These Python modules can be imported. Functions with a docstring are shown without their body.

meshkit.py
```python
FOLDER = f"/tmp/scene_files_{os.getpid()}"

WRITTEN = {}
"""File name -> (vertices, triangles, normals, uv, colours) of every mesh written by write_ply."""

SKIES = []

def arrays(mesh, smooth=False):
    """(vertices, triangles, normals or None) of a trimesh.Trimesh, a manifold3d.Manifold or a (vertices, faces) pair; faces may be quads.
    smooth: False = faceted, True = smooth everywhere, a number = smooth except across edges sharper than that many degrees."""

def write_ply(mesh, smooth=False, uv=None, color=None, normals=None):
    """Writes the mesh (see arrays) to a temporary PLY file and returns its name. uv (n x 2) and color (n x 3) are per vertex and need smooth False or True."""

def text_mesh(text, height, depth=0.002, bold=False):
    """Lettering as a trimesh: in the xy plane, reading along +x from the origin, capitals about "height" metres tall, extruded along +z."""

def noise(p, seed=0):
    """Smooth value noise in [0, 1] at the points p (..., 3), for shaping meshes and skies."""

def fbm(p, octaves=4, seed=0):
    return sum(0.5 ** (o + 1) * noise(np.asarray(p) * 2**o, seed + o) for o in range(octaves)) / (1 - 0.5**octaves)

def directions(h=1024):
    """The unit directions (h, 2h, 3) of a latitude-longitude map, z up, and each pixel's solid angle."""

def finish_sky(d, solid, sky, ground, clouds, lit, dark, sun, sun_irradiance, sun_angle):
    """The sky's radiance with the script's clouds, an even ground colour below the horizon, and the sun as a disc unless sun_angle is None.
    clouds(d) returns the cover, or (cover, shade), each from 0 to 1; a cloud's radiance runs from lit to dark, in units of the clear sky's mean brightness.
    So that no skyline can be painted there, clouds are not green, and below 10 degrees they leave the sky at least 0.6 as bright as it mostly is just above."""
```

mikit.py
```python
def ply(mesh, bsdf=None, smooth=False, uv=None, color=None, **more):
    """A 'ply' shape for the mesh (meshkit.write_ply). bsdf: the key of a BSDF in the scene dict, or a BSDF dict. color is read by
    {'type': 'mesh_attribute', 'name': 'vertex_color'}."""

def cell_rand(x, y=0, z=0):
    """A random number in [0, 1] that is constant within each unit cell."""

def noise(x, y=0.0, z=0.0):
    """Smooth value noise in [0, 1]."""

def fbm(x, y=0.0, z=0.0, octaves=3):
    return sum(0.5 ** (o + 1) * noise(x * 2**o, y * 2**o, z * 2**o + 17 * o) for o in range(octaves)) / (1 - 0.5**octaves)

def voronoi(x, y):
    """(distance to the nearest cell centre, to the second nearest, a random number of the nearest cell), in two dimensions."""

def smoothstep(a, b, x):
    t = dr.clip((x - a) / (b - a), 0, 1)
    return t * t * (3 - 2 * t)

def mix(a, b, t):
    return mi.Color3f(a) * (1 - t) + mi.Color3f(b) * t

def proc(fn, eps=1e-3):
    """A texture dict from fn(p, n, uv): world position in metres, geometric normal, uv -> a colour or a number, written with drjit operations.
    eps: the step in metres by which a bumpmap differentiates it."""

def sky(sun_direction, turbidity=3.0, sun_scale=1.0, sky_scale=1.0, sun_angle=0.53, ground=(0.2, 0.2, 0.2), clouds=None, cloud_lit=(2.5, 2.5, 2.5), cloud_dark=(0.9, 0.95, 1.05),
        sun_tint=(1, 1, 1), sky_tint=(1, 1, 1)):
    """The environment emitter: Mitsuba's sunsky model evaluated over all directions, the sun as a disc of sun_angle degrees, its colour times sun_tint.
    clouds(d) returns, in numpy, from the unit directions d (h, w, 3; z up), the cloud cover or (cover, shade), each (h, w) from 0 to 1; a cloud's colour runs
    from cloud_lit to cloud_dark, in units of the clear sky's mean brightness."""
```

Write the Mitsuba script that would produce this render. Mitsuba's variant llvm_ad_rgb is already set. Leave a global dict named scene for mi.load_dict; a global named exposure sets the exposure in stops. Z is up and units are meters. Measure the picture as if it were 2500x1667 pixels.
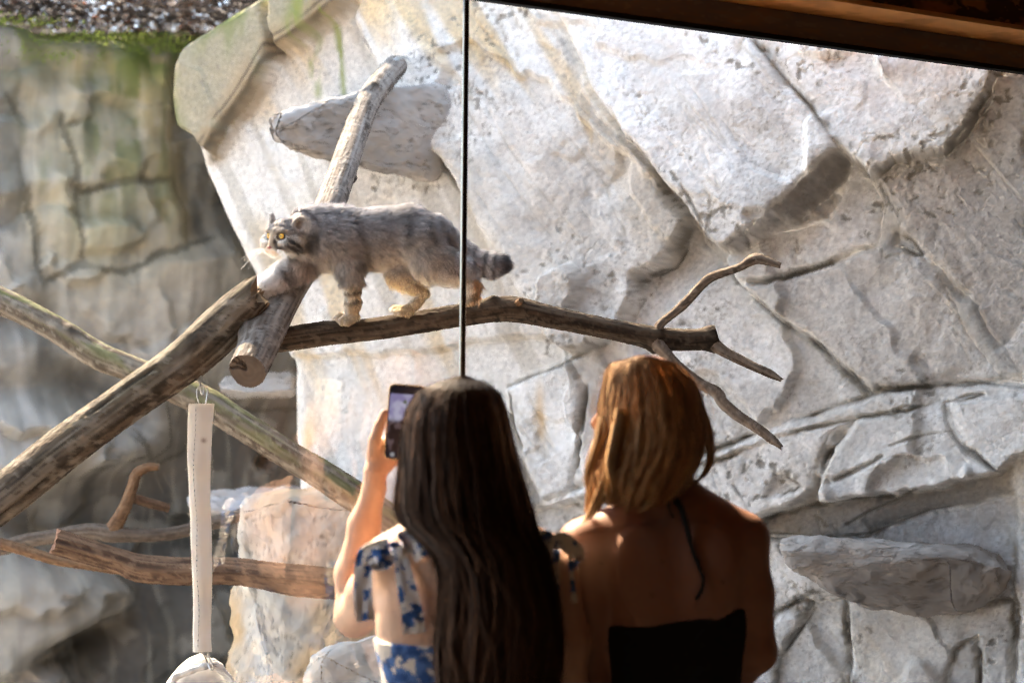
import math
import numpy as np
import trimesh
import mitsuba as mi
import drjit as dr
import mikit, meshkit
from meshkit import fbm, noise
from scipy import ndimage
from scipy.spatial import cKDTree
import shapely
from shapely.geometry import Polygon, LineString

# ------------------------------------------------------------------ camera, light, exposure
T = mi.ScalarTransform4f
FPX, CXP, CYP = 3847.0, 1250.0, 833.5            # focal length and centre in photograph pixels
EYE = np.array([0.0, 0.0, 1.72])
ROLL = 0.0108
RIGHT = np.array([math.cos(ROLL), 0, math.sin(ROLL)])
UP = np.array([-math.sin(ROLL), 0, math.cos(ROLL)])
FWD = np.array([0.0, 1.0, 0.0])
FOCUS = 4.22
exposure = 4.02
SUN = np.array([-0.50, 0.54, 0.73])

scene, labels = {}, {}
scene['camera'] = dict(type='thinlens', fov=36.0, fov_axis='x', near_clip=0.05, far_clip=200.0,
                       aperture_radius=0.0145, focus_distance=FOCUS,
                       to_world=T().look_at(origin=EYE.tolist(), target=(EYE + FWD).tolist(), up=UP.tolist()))
scene['sky'] = mikit.sky(SUN.tolist(), turbidity=4.0, sun_scale=1.3, sky_scale=1.0, sun_angle=0.6,
                         clouds=lambda d: 0.55 * np.clip(fbm(d * 3.0, 4, seed=3) * 1.6 - 0.25, 0, 1) + 0.25,
                         cloud_lit=(1.66, 1.83, 1.95), cloud_dark=(1.03, 1.16, 1.25), sun_tint=(1.0, 0.98, 0.95), sky_tint=(0.90, 1.02, 1.12))

# ------------------------------------------------------------------ helpers
def ray(px, py):
    return (px - CXP) / FPX * RIGHT + (CYP - py) / FPX * UP + FWD

def P(px, py, d):                                  # the place seen at a photograph pixel, d metres deep
    return EYE + ray(px, py) * d

def lab(key, label=None, cat=None, group=None, kind=None):
    d = labels.setdefault(key, {})
    for k, v in (('label', label), ('category', cat), ('group', group), ('kind', kind)):
        if v: d[k] = v

COUNT = {}
def numbered(name):
    n = COUNT.get(name, 0); COUNT[name] = n + 1
    return name if n == 0 else f'{name}_{n:03d}'

def obj(name, mesh, mat, parent=None, smooth=False, color=None, normals=None, uv=None):
    key = numbered(parent + '__' + name if parent else name)
    if normals is not None:
        path = meshkit.write_ply(mesh, False, uv, color, normals)
        s = {'type': 'ply', 'filename': path, 'face_normals': False, 'bsdf': {'type': 'ref', 'id': mat}}
    else:
        s = mikit.ply(mesh, mat, smooth, uv=uv, color=color)
    scene[key] = s
    return key

def srgb(r, g, b):
    c = np.array([r, g, b]) / 255.0
    return np.where(c < 0.04045, c / 12.92, ((c + 0.055) / 1.055) ** 2.4)

def lerp(a, b, t):
    t = np.asarray(t)[..., None]
    return np.asarray(a) * (1 - t) + np.asarray(b) * t

def sst(a, b, x):
    t = np.clip((x - a) / (b - a), 0, 1)
    return t * t * (3 - 2 * t)

VC = {'type': 'mesh_attribute', 'name': 'vertex_color'}
def mat(name, color=VC, rough=0.7, spec=0.3, **kw):
    c = color if isinstance(color, dict) else {'type': 'rgb', 'value': list(map(float, color))}
    scene[name] = {'type': 'twosided', 'b': {'type': 'principled', 'base_color': c, 'roughness': rough, 'specular': spec, **kw}}
    return name

def bumped(name, fn, scale, color=VC, rough=0.8, spec=0.25, eps=1e-3):
    scene[name] = {'type': 'twosided', 'b': {'type': 'bumpmap', 'arbitrary': mikit.proc(fn, eps), 'scale': scale,
                   'b': {'type': 'principled', 'base_color': color if isinstance(color, dict) else {'type': 'rgb', 'value': list(color)}, 'roughness': rough, 'specular': spec}}}
    return name

def box(size, center, rot=None, bevel=0.0):
    if bevel > 0:
        import manifold3d as m3
        s = np.array(size) / 2 - bevel
        pts = np.array([[x, y, z] for x in (-1, 1) for y in (-1, 1) for z in (-1, 1)]) * s
        b = trimesh.util.concatenate([trimesh.creation.icosphere(1, bevel).apply_translation(p) for p in pts]).convex_hull
    else:
        b = trimesh.creation.box(size)
    if rot is not None:
        M = np.eye(4); M[:3, :3] = rot
        b.apply_transform(M)
    b.apply_translation(center)
    return b

def spline(pts, n):
    pts = np.asarray(pts, float)
    q = np.vstack([2 * pts[0] - pts[1], pts, 2 * pts[-1] - pts[-2]])
    seg = np.linalg.norm(np.diff(pts[:, :3], axis=0), axis=1)
    cum = np.r_[0, np.cumsum(seg)]
    s = np.linspace(0, cum[-1], n)
    i = np.clip(np.searchsorted(cum, s, side='right') - 1, 0, len(seg) - 1)
    t = ((s - cum[i]) / seg[i])[:, None]
    p0, p1, p2, p3 = q[i], q[i + 1], q[i + 2], q[i + 3]
    return 0.5 * ((2 * p1) + (-p0 + p2) * t + (2 * p0 - 5 * p1 + 4 * p2 - p3) * t ** 2 + (-p0 + 3 * p1 - 3 * p2 + p3) * t ** 3)

def frames(c):
    t = np.gradient(c, axis=0); t /= np.linalg.norm(t, axis=1, keepdims=True)
    up = np.array([0, 0, 1.0]) if abs(t[0, 2]) < 0.9 else np.array([0, 1.0, 0])
    n = up - t[0] * (up @ t[0]); n /= np.linalg.norm(n)
    N = [n]
    for k in range(1, len(c)):
        n = N[-1] - t[k] * (N[-1] @ t[k]); N.append(n / np.linalg.norm(n))
    N = np.array(N)
    return t, N, np.cross(t, N)

def tube(path, r, sides=10, cap=True, flat=1.0):
    """A round tube along path (n x 3) with radius r (number or per point)."""
    path = np.asarray(path, float); n = len(path)
    r = np.broadcast_to(np.asarray(r, float), (n,))
    t, N, B = frames(path)
    a = np.arange(sides) * 2 * np.pi / sides
    v = path[:, None] + r[:, None, None] * (np.cos(a)[None, :, None] * N[:, None] + flat * np.sin(a)[None, :, None] * B[:, None])
    v = v.reshape(-1, 3)
    i, j = np.meshgrid(np.arange(n - 1), np.arange(sides), indexing='ij')
    a0, a1 = i * sides + j, i * sides + (j + 1) % sides
    f = np.vstack([np.stack([a0, a1, a1 + sides], -1).reshape(-1, 3), np.stack([a0, a1 + sides, a0 + sides], -1).reshape(-1, 3)])
    if cap:
        v = np.vstack([v, path[:1], path[-1:]])
        k = np.arange(sides)
        f = np.vstack([f, np.stack([(k + 1) % sides, k, k * 0 + n * sides], 1), np.stack([(n - 1) * sides + k, (n - 1) * sides + (k + 1) % sides, k * 0 + n * sides + 1], 1)])
    return trimesh.Trimesh(v, f, process=False)

def join(ms):
    return trimesh.util.concatenate(ms)

# signed distance modelling: a field on a grid, then surface nets
class Field:
    def __init__(self, lo, hi, h):
        self.lo, self.h = np.asarray(lo, float), h
        self.n = np.ceil((np.asarray(hi) - self.lo) / h).astype(int) + 1
        self.f = np.full(self.n, 1.0, np.float32)
    def sub(self, lo, hi):
        a = np.clip(np.floor((lo - self.lo) / self.h).astype(int), 0, self.n)
        b = np.clip(np.ceil((hi - self.lo) / self.h).astype(int) + 1, 0, self.n)
        g = [self.lo[k] + self.h * np.arange(a[k], b[k]) for k in range(3)]
        return tuple(slice(a[k], b[k]) for k in range(3)), np.stack(np.meshgrid(*g, indexing='ij'), -1)
    def add(self, fn, lo, hi, k, cut=False):
        sl, g = self.sub(np.asarray(lo) - 2 * k - 2 * self.h, np.asarray(hi) + 2 * k + 2 * self.h)
        if g.size == 0: return
        d, o = fn(g).astype(np.float32), self.f[sl]
        if cut:
            d = -d
            hh = np.clip(0.5 - 0.5 * (o - d) / k, 0, 1)
            self.f[sl] = o * (1 - hh) + d * hh + k * hh * (1 - hh)
        else:
            hh = np.clip(0.5 + 0.5 * (o - d) / k, 0, 1)
            self.f[sl] = o * (1 - hh) + d * hh - k * hh * (1 - hh)
    def cone(self, a, b, ra, rb, k=0.015, cut=False):
        a, b = np.asarray(a, float), np.asarray(b, float)
        ab = b - a; L2 = ab @ ab + 1e-12
        def fn(g):
            t = np.clip(((g - a) @ ab) / L2, 0, 1)
            return np.linalg.norm(g - a - t[..., None] * ab, axis=-1) - (ra + (rb - ra) * t)
        R = max(ra, rb)
        self.add(fn, np.minimum(a, b) - R, np.maximum(a, b) + R, k, cut)
    def chain(self, pts, k=0.015, cut=False):
        for p, q in zip(pts[:-1], pts[1:]):
            self.cone(p[0], q[0], p[1], q[1], k, cut)
    def ell(self, c, r, k=0.015, R=None, cut=False):
        c, r = np.asarray(c, float), np.asarray(r, float)
        M = np.eye(3) if R is None else np.asarray(R)
        def fn(g):
            q = (g - c) @ M
            k0 = np.linalg.norm(q / r, axis=-1); k1 = np.linalg.norm(q / r ** 2, axis=-1)
            return k0 * (k0 - 1) / np.maximum(k1, 1e-9)
        self.add(fn, c - r.max(), c + r.max(), k, cut)
    def mesh(self, smooth=6):
        m = nets(self.f, self.lo, self.h)
        if smooth: relax(m, smooth)
        return m

def nets(f, lo, h):
    n = np.array(f.shape); s = f < 0
    c = s[:-1, :-1, :-1].astype(np.int8)
    cnt = sum(s[i:n[0] - 1 + i, j:n[1] - 1 + j, k:n[2] - 1 + k].astype(np.int8) for i in (0, 1) for j in (0, 1) for k in (0, 1))
    act = (cnt > 0) & (cnt < 8)
    idx = -np.ones(act.shape, int); ijk = np.argwhere(act); idx[act] = np.arange(len(ijk))
    pos, w = np.zeros((len(ijk), 3)), np.zeros(len(ijk))
    for ax in range(3):
        o1, o2 = [a for a in range(3) if a != ax]
        for b in (0, 1):
            for cc in (0, 1):
                q = ijk.copy(); q[:, o1] += b; q[:, o2] += cc
                q2 = q.copy(); q2[:, ax] += 1
                f0, f1 = f[tuple(q.T)], f[tuple(q2.T)]
                m = (f0 < 0) != (f1 < 0)
                t = f0[m] / (f0[m] - f1[m])
                pp = q[m].astype(float); pp[:, ax] += t
                pos[m] += pp; w[m] += 1
    v = lo + h * pos / w[:, None]
    F = []
    for ax in range(3):
        o1, o2 = (ax + 1) % 3, (ax + 2) % 3
        A = np.take(s, range(0, n[ax] - 1), ax); B = np.take(s, range(1, n[ax]), ax)
        e = np.argwhere(A != B)
        ok = (e[:, o1] > 0) & (e[:, o2] > 0) & (e[:, o1] < n[o1] - 1) & (e[:, o2] < n[o2] - 1)
        e = e[ok]; sg = A[tuple(e.T)]
        def cell(d1, d2):
            q = e.copy(); q[:, o1] -= d1; q[:, o2] -= d2
            return idx[tuple(q.T)]
        q = np.stack([cell(1, 1), cell(0, 1), cell(0, 0), cell(1, 0)], 1)
        q[~sg] = q[~sg][:, ::-1]
        F.append(q)
    F = np.vstack(F)
    return trimesh.Trimesh(v, np.vstack([F[:, [0, 1, 2]], F[:, [0, 2, 3]]]), process=False)

def vnormals(m):
    return meshkit.arrays(m, True)[2]

def relax(m, it, a=0.5, b=-0.52):
    """Volume-keeping smoothing over the mesh's edges."""
    e = m.edges_unique; v = np.array(m.vertices); n = len(v)
    deg = np.bincount(e.ravel(), minlength=n).astype(float)[:, None]; deg[deg == 0] = 1
    from scipy.sparse import coo_matrix
    A = coo_matrix((np.ones(2 * len(e)), (np.r_[e[:, 0], e[:, 1]], np.r_[e[:, 1], e[:, 0]])), shape=(n, n)).tocsr()
    for _ in range(it):
        for w in (a, b): v = v + w * (A @ v / deg - v)
    m.vertices = v
# ------------------------------------------------------------------ the rock walls
class Wall:
    """A rock face as heights over an upright plane: slabs are polygons with an offset and a tilt."""
    def __init__(self, p0, p1):
        self.p0 = np.array([p0[0], p0[1], 0.0]); d = np.array([p1[0] - p0[0], p1[1] - p0[1], 0.0])
        self.L = np.linalg.norm(d); self.u = d / self.L
        self.n = np.array([self.u[1], -self.u[0], 0.0])
    def uv(self, px, py, h=0.0):
        r = ray(px, py); o = self.p0 + self.n * h
        t = ((o - EYE) @ self.n) / (r @ self.n)
        q = EYE + r * t
        return (q - self.p0) @ self.u, q[2]
    def at(self, u, v, h):
        return self.p0 + np.asarray(u)[..., None] * self.u + np.asarray(h)[..., None] * self.n + np.asarray(v)[..., None] * np.array([0, 0, 1.0])
    def grid(self, u0, u1, v0, v1, step, fine=None):
        self.step = step
        self.gu, self.gv = np.arange(u0, u1, step), np.arange(v0, v1, step)
        if fine:                                               # coarser where the photograph cannot look
            self.gu = np.r_[np.arange(u0, fine[0], step), np.arange(fine[0], u1, .03)]
            self.gv = np.r_[np.arange(v0, fine[1], .03), np.arange(fine[1], fine[2], step), np.arange(fine[2], v1, .03)]
        self.U, self.V = np.meshgrid(self.gu, self.gv, indexing='ij')
    def label(self, slabs, warp=0.012, seed=0):
        U, V = self.U, self.V
        q = np.stack([U, V, 0 * U], -1)
        wu = (fbm(q * 9, 4, seed=seed + 1) - 0.5) * 2 * warp + (fbm(q * 45, 3, seed=seed + 5) - 0.5) * 0.6 * warp
        wv = (fbm(q * 9, 4, seed=seed + 2) - 0.5) * 2 * warp + (fbm(q * 45, 3, seed=seed + 6) - 0.5) * 0.6 * warp
        x, y = U + wu * 1.5, V + wv * 1.5
        L = np.zeros(U.shape, int); H = np.zeros(U.shape)
        for k, s in enumerate(slabs):
            if s['poly'] is None:
                cu, cv = s['c']
                inside = np.ones(U.shape, bool)
            else:
                pts = np.array([self.uv(a, b, s['off']) for a, b in s['poly']])
                pg = Polygon(pts).buffer(0)
                cu, cv = pg.centroid.x, pg.centroid.y
                inside = shapely.contains_xy(pg, x, y)
            L[inside] = k
            H[inside] = (s['off'] + s['tu'] * (U - cu) + s['tv'] * (V - cv))[inside]
        return L, H, x, y
    def edges(self, L, reach=0.12):
        """Distance to the border of the slab each grid point lies in."""
        b = np.zeros(L.shape, bool)
        for ax in (0, 1):
            d = np.diff(L, axis=ax) != 0
            a = [slice(None)] * 2; c = [slice(None)] * 2
            a[ax] = slice(0, -1); c[ax] = slice(1, None)
            b[tuple(a)] |= d; b[tuple(c)] |= d
        return ndimage.distance_transform_edt(~b) * self.step
    def polyline_dist(self, px, h=0.0):
        pts = np.array([self.uv(a, b, h) for a, b in px])
        d = np.full(self.U.shape, 9.0)
        for p, q in zip(pts[:-1], pts[1:]):
            e = q - p; t = np.clip(((self.U - p[0]) * e[0] + (self.V - p[1]) * e[1]) / (e @ e), 0, 1)
            d = np.minimum(d, np.hypot(self.U - p[0] - t * e[0], self.V - p[1] - t * e[1]))
        return d
    def build(self, key, H, L, col, mat, names, step_out=1, keep=None):
        P3 = self.at(self.U, self.V, H)
        nu, nv = L.shape
        du = np.gradient(P3, axis=0); dv = np.gradient(P3, axis=1)
        N = np.cross(du, dv); N /= np.linalg.norm(N, axis=-1, keepdims=True)
        N *= np.sign((N * self.n).sum(-1, keepdims=True) + 1e-9)
        v, nn, cc = P3.reshape(-1, 3), N.reshape(-1, 3), np.clip(col.reshape(-1, 3), 0.005, 0.95)
        i, j = np.meshgrid(np.arange(nu - 1), np.arange(nv - 1), indexing='ij')
        a = (i * nv + j).ravel()
        fl = [np.stack([a, a + 1, a + nv + 1], 1), np.stack([a, a + nv + 1, a + nv], 1)]
        f = np.vstack(fl)
        lf = np.tile(L[:-1, :-1].ravel(), 2)
        if keep is not None:
            kf = np.tile(keep[:-1, :-1].ravel(), 2); f, lf = f[kf], lf[kf]
        # orient to the viewer
        t = f[0]; 
        if np.cross(v[t[1]] - v[t[0]], v[t[2]] - v[t[0]]) @ self.n < 0: f = f[:, ::-1]
        self.H, self.Lb = H, L
        for k in np.unique(lf):
            ff = f[lf == k]
            if len(ff) < 20: continue
            ids, inv = np.unique(ff, return_inverse=True)
            obj(names(k), (v[ids], inv.reshape(-1, 3)), mat, key, color=cc[ids], normals=nn[ids])

def harmonic(H, mask):
    """Fill the masked heights so that they run smoothly from one rim to the other."""
    from scipy.sparse import coo_matrix
    from scipy.sparse.linalg import spsolve
    mask = mask.copy(); mask[[0, -1]] = False; mask[:, [0, -1]] = False
    idx = -np.ones(mask.shape, int); ij = np.argwhere(mask); n = len(ij); idx[mask] = np.arange(n)
    b = np.zeros(n); R, C, D = [np.arange(n)], [np.arange(n)], [np.full(n, 4.0)]
    for di, dj in ((1, 0), (-1, 0), (0, 1), (0, -1)):
        q = ij + [di, dj]; k = idx[q[:, 0], q[:, 1]]; o = k >= 0
        b[~o] += H[q[~o, 0], q[~o, 1]]
        R.append(np.arange(n)[o]); C.append(k[o]); D.append(np.full(o.sum(), -1.0))
    A = coo_matrix((np.concatenate(D), (np.concatenate(R), np.concatenate(C))), shape=(n, n)).tocsc()
    H = H.copy(); H[mask] = spsolve(A, b)
    return H

def S(poly, off=0.0, tu=0.0, tv=0.0, kind='white', rnd=1.0):
    return dict(poly=poly, off=off, tu=tu, tv=tv, kind=kind, rnd=rnd)

def facets(U, V, spacing, tilt, seed, ang=0.0, stretch=1.6):
    """Piecewise flat relief: every point belongs to the nearest of a set of tilted facets."""
    rng = np.random.default_rng(seed)
    c, s = math.cos(ang), math.sin(ang)
    X, Y = (U * c + V * s) / stretch, -U * s + V * c
    q = np.stack([U, V, 0 * U], -1)
    X = X + (fbm(q * 6, 3, seed=seed) - .5) * spacing * .8; Y = Y + (fbm(q * 6, 3, seed=seed + 9) - .5) * spacing * .8
    lo, hi = [X.min(), Y.min()], [X.max(), Y.max()]
    n = int((hi[0] - lo[0]) * (hi[1] - lo[1]) / spacing ** 2) + 4
    pts = rng.uniform(lo, hi, (n, 2)); tl = rng.normal(0, tilt, (n, 2)); of = rng.normal(0, tilt * spacing * 0.3, n)
    _, k = cKDTree(pts).query(np.stack([X.ravel(), Y.ravel()], 1))
    k = k.reshape(U.shape)
    return of[k] + tl[k, 0] * (X - pts[k, 0]) + tl[k, 1] * (Y - pts[k, 1])

# --- the pale wall that fills the photograph's right two thirds
A0 = P(460, 833, 5.9); A1 = P(2500, 833, 4.82)
pale = Wall(A0, A1)
pale_slabs = [
    dict(poly=None, off=0.0, tu=0, tv=0, c=(1.4, 1.5), kind='cream', rnd=1.0),
    S([(380, -200), (1200, -200), (1200, 500), (1300, 700), (1420, 900), (1300, 1000), (640, 1150), (400, 500)], 0.0, 0.02, -0.02, 'streak', 0.3),
    S([(380, 120), (455, 90), (600, 0), (640, -60), (648, 60), (655, 105), (640, 150), (590, 235), (540, 300), (497, 378), (470, 330), (380, 300)], 0.10, 0.05, -0.05, 'olive'),
    S([(648, -200), (1020, -200), (825, 2), (720, 85), (662, 118), (648, 60)], 0.12, 0.05, -0.08, 'olive'),
    # the big diagonal slab behind and right of the animal's tail
    S([(850, 40), (900, -200), (1500, -200), (1358, 30), (1395, 120), (1440, 210), (1500, 300), (1560, 380), (1620, 450), (1668, 520), (1672, 550), (1650, 600), (1622, 650), (1566, 668), (1548, 690), (1556, 730), (1530, 790), (1480, 840), (1410, 872), (1350, 810), (1262, 690), (1200, 590), (1130, 470), (1080, 395), (1000, 280), (930, 180)], 0.075, -0.04, -0.10, 'cream'),
    # lower pieces between the animal and the people
    S([(660, 870), (1000, 860), (1350, 812), (1410, 874), (1290, 915), (1230, 945), (1260, 1100), (1310, 1230), (1200, 1400), (640, 1420)], 0.02, 0.02, -0.10, 'streak', 0.6),
    S([(1228, 945), (1295, 915), (1405, 880), (1440, 935), (1425, 1050), (1392, 1190), (1318, 1222), (1262, 1110)], 0.05, 0.05, -0.08, 'white'),
    S([(1412, 872), (1482, 842), (1600, 830), (1760, 1080), (1600, 1150), (1450, 1165), (1395, 1185), (1430, 1050), (1445, 935)], 0.03, -0.05, -0.06, 'white'),
    S([(1318, 1226), (1395, 1190), (1450, 1170), (1450, 1205), (1380, 1222), (1285, 1245)], 0.06, 0, -0.3, 'white'),
    S([(1250, 1250), (1450, 1208), (1760, 1290), (1900, 1500), (1860, 1900), (1200, 1900), (1200, 1320)], 0.06, 0, -0.2, 'white'),
    # the triangle under the twigs
    S([(1690, 540), (1735, 605), (1800, 692), (1900, 772), (2000, 852), (2092, 930), (2130, 965), (2045, 992), (1930, 1028), (1870, 1048), (1750, 1092), (1700, 1112), (1600, 1060), (1480, 842), (1532, 792), (1558, 730), (1566, 672), (1624, 652), (1655, 600)], 0.0, 0.0, -0.16, 'white'),
    # the big white slab under the roof edge, in two halves
    S([(1358, 30), (1300, -200), (1700, -200), (1832, 92), (1990, 272), (2062, 372), (1990, 438), (1910, 500), (1848, 562), (1776, 622), (1740, 590), (1690, 520), (1620, 440), (1560, 368), (1500, 290), (1440, 200), (1392, 110)], 0.125, 0.05, -0.17, 'white'),
    S([(1834, 90), (1700, -200), (2600, -200), (2425, 195), (2420, 250), (2352, 330), (2310, 380), (2250, 392), (2192, 402), (2142, 442), (2128, 440), (2078, 386), (2064, 372), (1992, 272)], 0.115, 0.02, -0.14, 'white'),
    # fault between them and the diagonal slab
    S([(1352, 20), (1380, 80), (1420, 150), (1438, 225), (1470, 290), (1545, 352), (1620, 440), (1700, 520), (1748, 596), (1778, 626), (1760, 650), (1735, 610), (1690, 545), (1668, 520), (1610, 452), (1560, 400), (1498, 330), (1436, 270), (1410, 215), (1385, 130)], -0.02, 0.0, 0.1, 'dirt', 0.5),
    # the pale slab under the overhang
    S([(2078, 388), (2130, 444), (2166, 520), (2170, 600), (2080, 618), (1960, 655), (1850, 685), (1806, 692), (1765, 645), (1780, 622), (1850, 580), (1960, 520), (2060, 470)], 0.035, -0.06, -0.22, 'white'),
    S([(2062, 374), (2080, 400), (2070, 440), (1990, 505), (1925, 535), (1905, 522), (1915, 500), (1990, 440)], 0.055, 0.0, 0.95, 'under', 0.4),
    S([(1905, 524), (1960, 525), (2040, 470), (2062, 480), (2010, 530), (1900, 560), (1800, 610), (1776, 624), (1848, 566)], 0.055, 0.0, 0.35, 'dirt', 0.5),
    # grey slab with the hollow, and the slab to its right
    S([(1808, 694), (1850, 687), (1962, 658), (2082, 620), (2170, 602), (2255, 612), (2352, 725), (2432, 852), (2492, 925), (2400, 934), (2222, 944), (2130, 962), (2094, 928), (2002, 848), (1902, 768)], 0.06, -0.03, 0.02, 'grey'),
    S([(2146, 444), (2194, 404), (2252, 394), (2312, 382), (2354, 332), (2422, 250), (2428, 195), (2700, 100), (2700, 960), (2500, 948), (2438, 850), (2356, 720), (2262, 612), (2200, 560), (2168, 520)], 0.045, -0.10, 0.02, 'tan'),
    S([(2150, 450), (2180, 500), (2205, 555), (2190, 610), (2215, 625), (2170, 640), (2150, 600), (2160, 520)], 0.02, 0.1, 0.3, 'dirt', 0.5),
    S([(2262, 612), (2320, 680), (2400, 770), (2455, 850), (2500, 925), (2440, 915), (2410, 880), (2360, 800), (2310, 700)], 0.0, 0.35, 0.1, 'dirt', 0.5),
    # layered ledge, lower right
    S([(1690, 1118), (1750, 1094), (1870, 1050), (1932, 1030), (2045, 994), (2130, 968), (2222, 948), (2390, 938), (2600, 948), (2600, 985), (2300, 985), (2190, 1005), (2100, 1022), (1960, 1062), (1860, 1092), (1720, 1142)], 0.085, 0.0, -0.35, 'white'),
    S([(1640, 1165), (1725, 1130), (1870, 1075), (2000, 1042), (2085, 1024), (2060, 1065), (2022, 1102), (2012, 1150), (1996, 1190), (1950, 1225), (1850, 1272), (1790, 1300), (1740, 1230)], 0.135, 0.05, -0.30, 'white'),
    S([(2090, 1026), (2200, 1004), (2302, 982), (2308, 1020), (2325, 1060), (2362, 1100), (2440, 1150), (2380, 1168), (2300, 1196), (2170, 1212), (2060, 1220), (1990, 1228), (2000, 1190), (2014, 1150), (2026, 1104), (2062, 1068)], 0.15, 0.0, -0.36, 'white'),
    S([(2306, 980), (2600, 960), (2600, 1100), (2500, 1118), (2440, 1148), (2366, 1102), (2330, 1060), (2314, 1020)], 0.12, 0.05, -0.25, 'white'),
    S([(2030, 1060), (2088, 1028), (2070, 1062), (2030, 1104), (2018, 1160), (2000, 1180), (2005, 1120)], 0.10, 0.5, 0.1, 'dirt', 0.4),
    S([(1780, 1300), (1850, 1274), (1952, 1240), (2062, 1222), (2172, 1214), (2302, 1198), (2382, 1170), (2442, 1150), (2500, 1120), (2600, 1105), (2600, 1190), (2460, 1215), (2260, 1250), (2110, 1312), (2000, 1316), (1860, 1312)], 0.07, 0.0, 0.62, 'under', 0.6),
    S([(1895, 1162), (1915, 1160), (1950, 1186), (1930, 1198), (1880, 1215)], 0.10, 0, -0.1, 'grey', 0.5),
    # beneath the ledge
    S([(2000, 1318), (2110, 1314), (2262, 1252), (2462, 1218), (2600, 1195), (2600, 1470), (2300, 1480), (2050, 1452)], 0.0, 0.02, -0.05, 'blue'),
    S([(1790, 1304), (1860, 1314), (2000, 1320), (2055, 1452), (1950, 1472), (1885, 1494), (1700, 1520)], 0.02, 0.0, -0.05, 'white'),
    S([(1885, 1496), (1952, 1474), (1975, 1486), (1950, 1530), (1905, 1600), (1880, 1800), (1760, 1800)], 0.03, -0.1, -0.1, 'white'),
    S([(1980, 1486), (2052, 1462), (2058, 1560), (2064, 1800), (1882, 1800), (1908, 1602), (1955, 1530)], -0.01, 0.1, -0.08, 'grey'),
    S([(2056, 1456), (2300, 1482), (2470, 1470), (2470, 1800), (2068, 1800), (2062, 1560)], 0.05, 0.0, -0.06, 'cream'),
    S([(2474, 1120), (2700, 1100), (2700, 1800), (2474, 1800), (2480, 1400)], 0.07, 0.1, -0.03, 'cream'),
    S([(2340, 1580), (2392, 1560), (2388, 1800), (2290, 1800)], 0.03, 0.1, 0.0, 'grey'),
]
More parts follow.
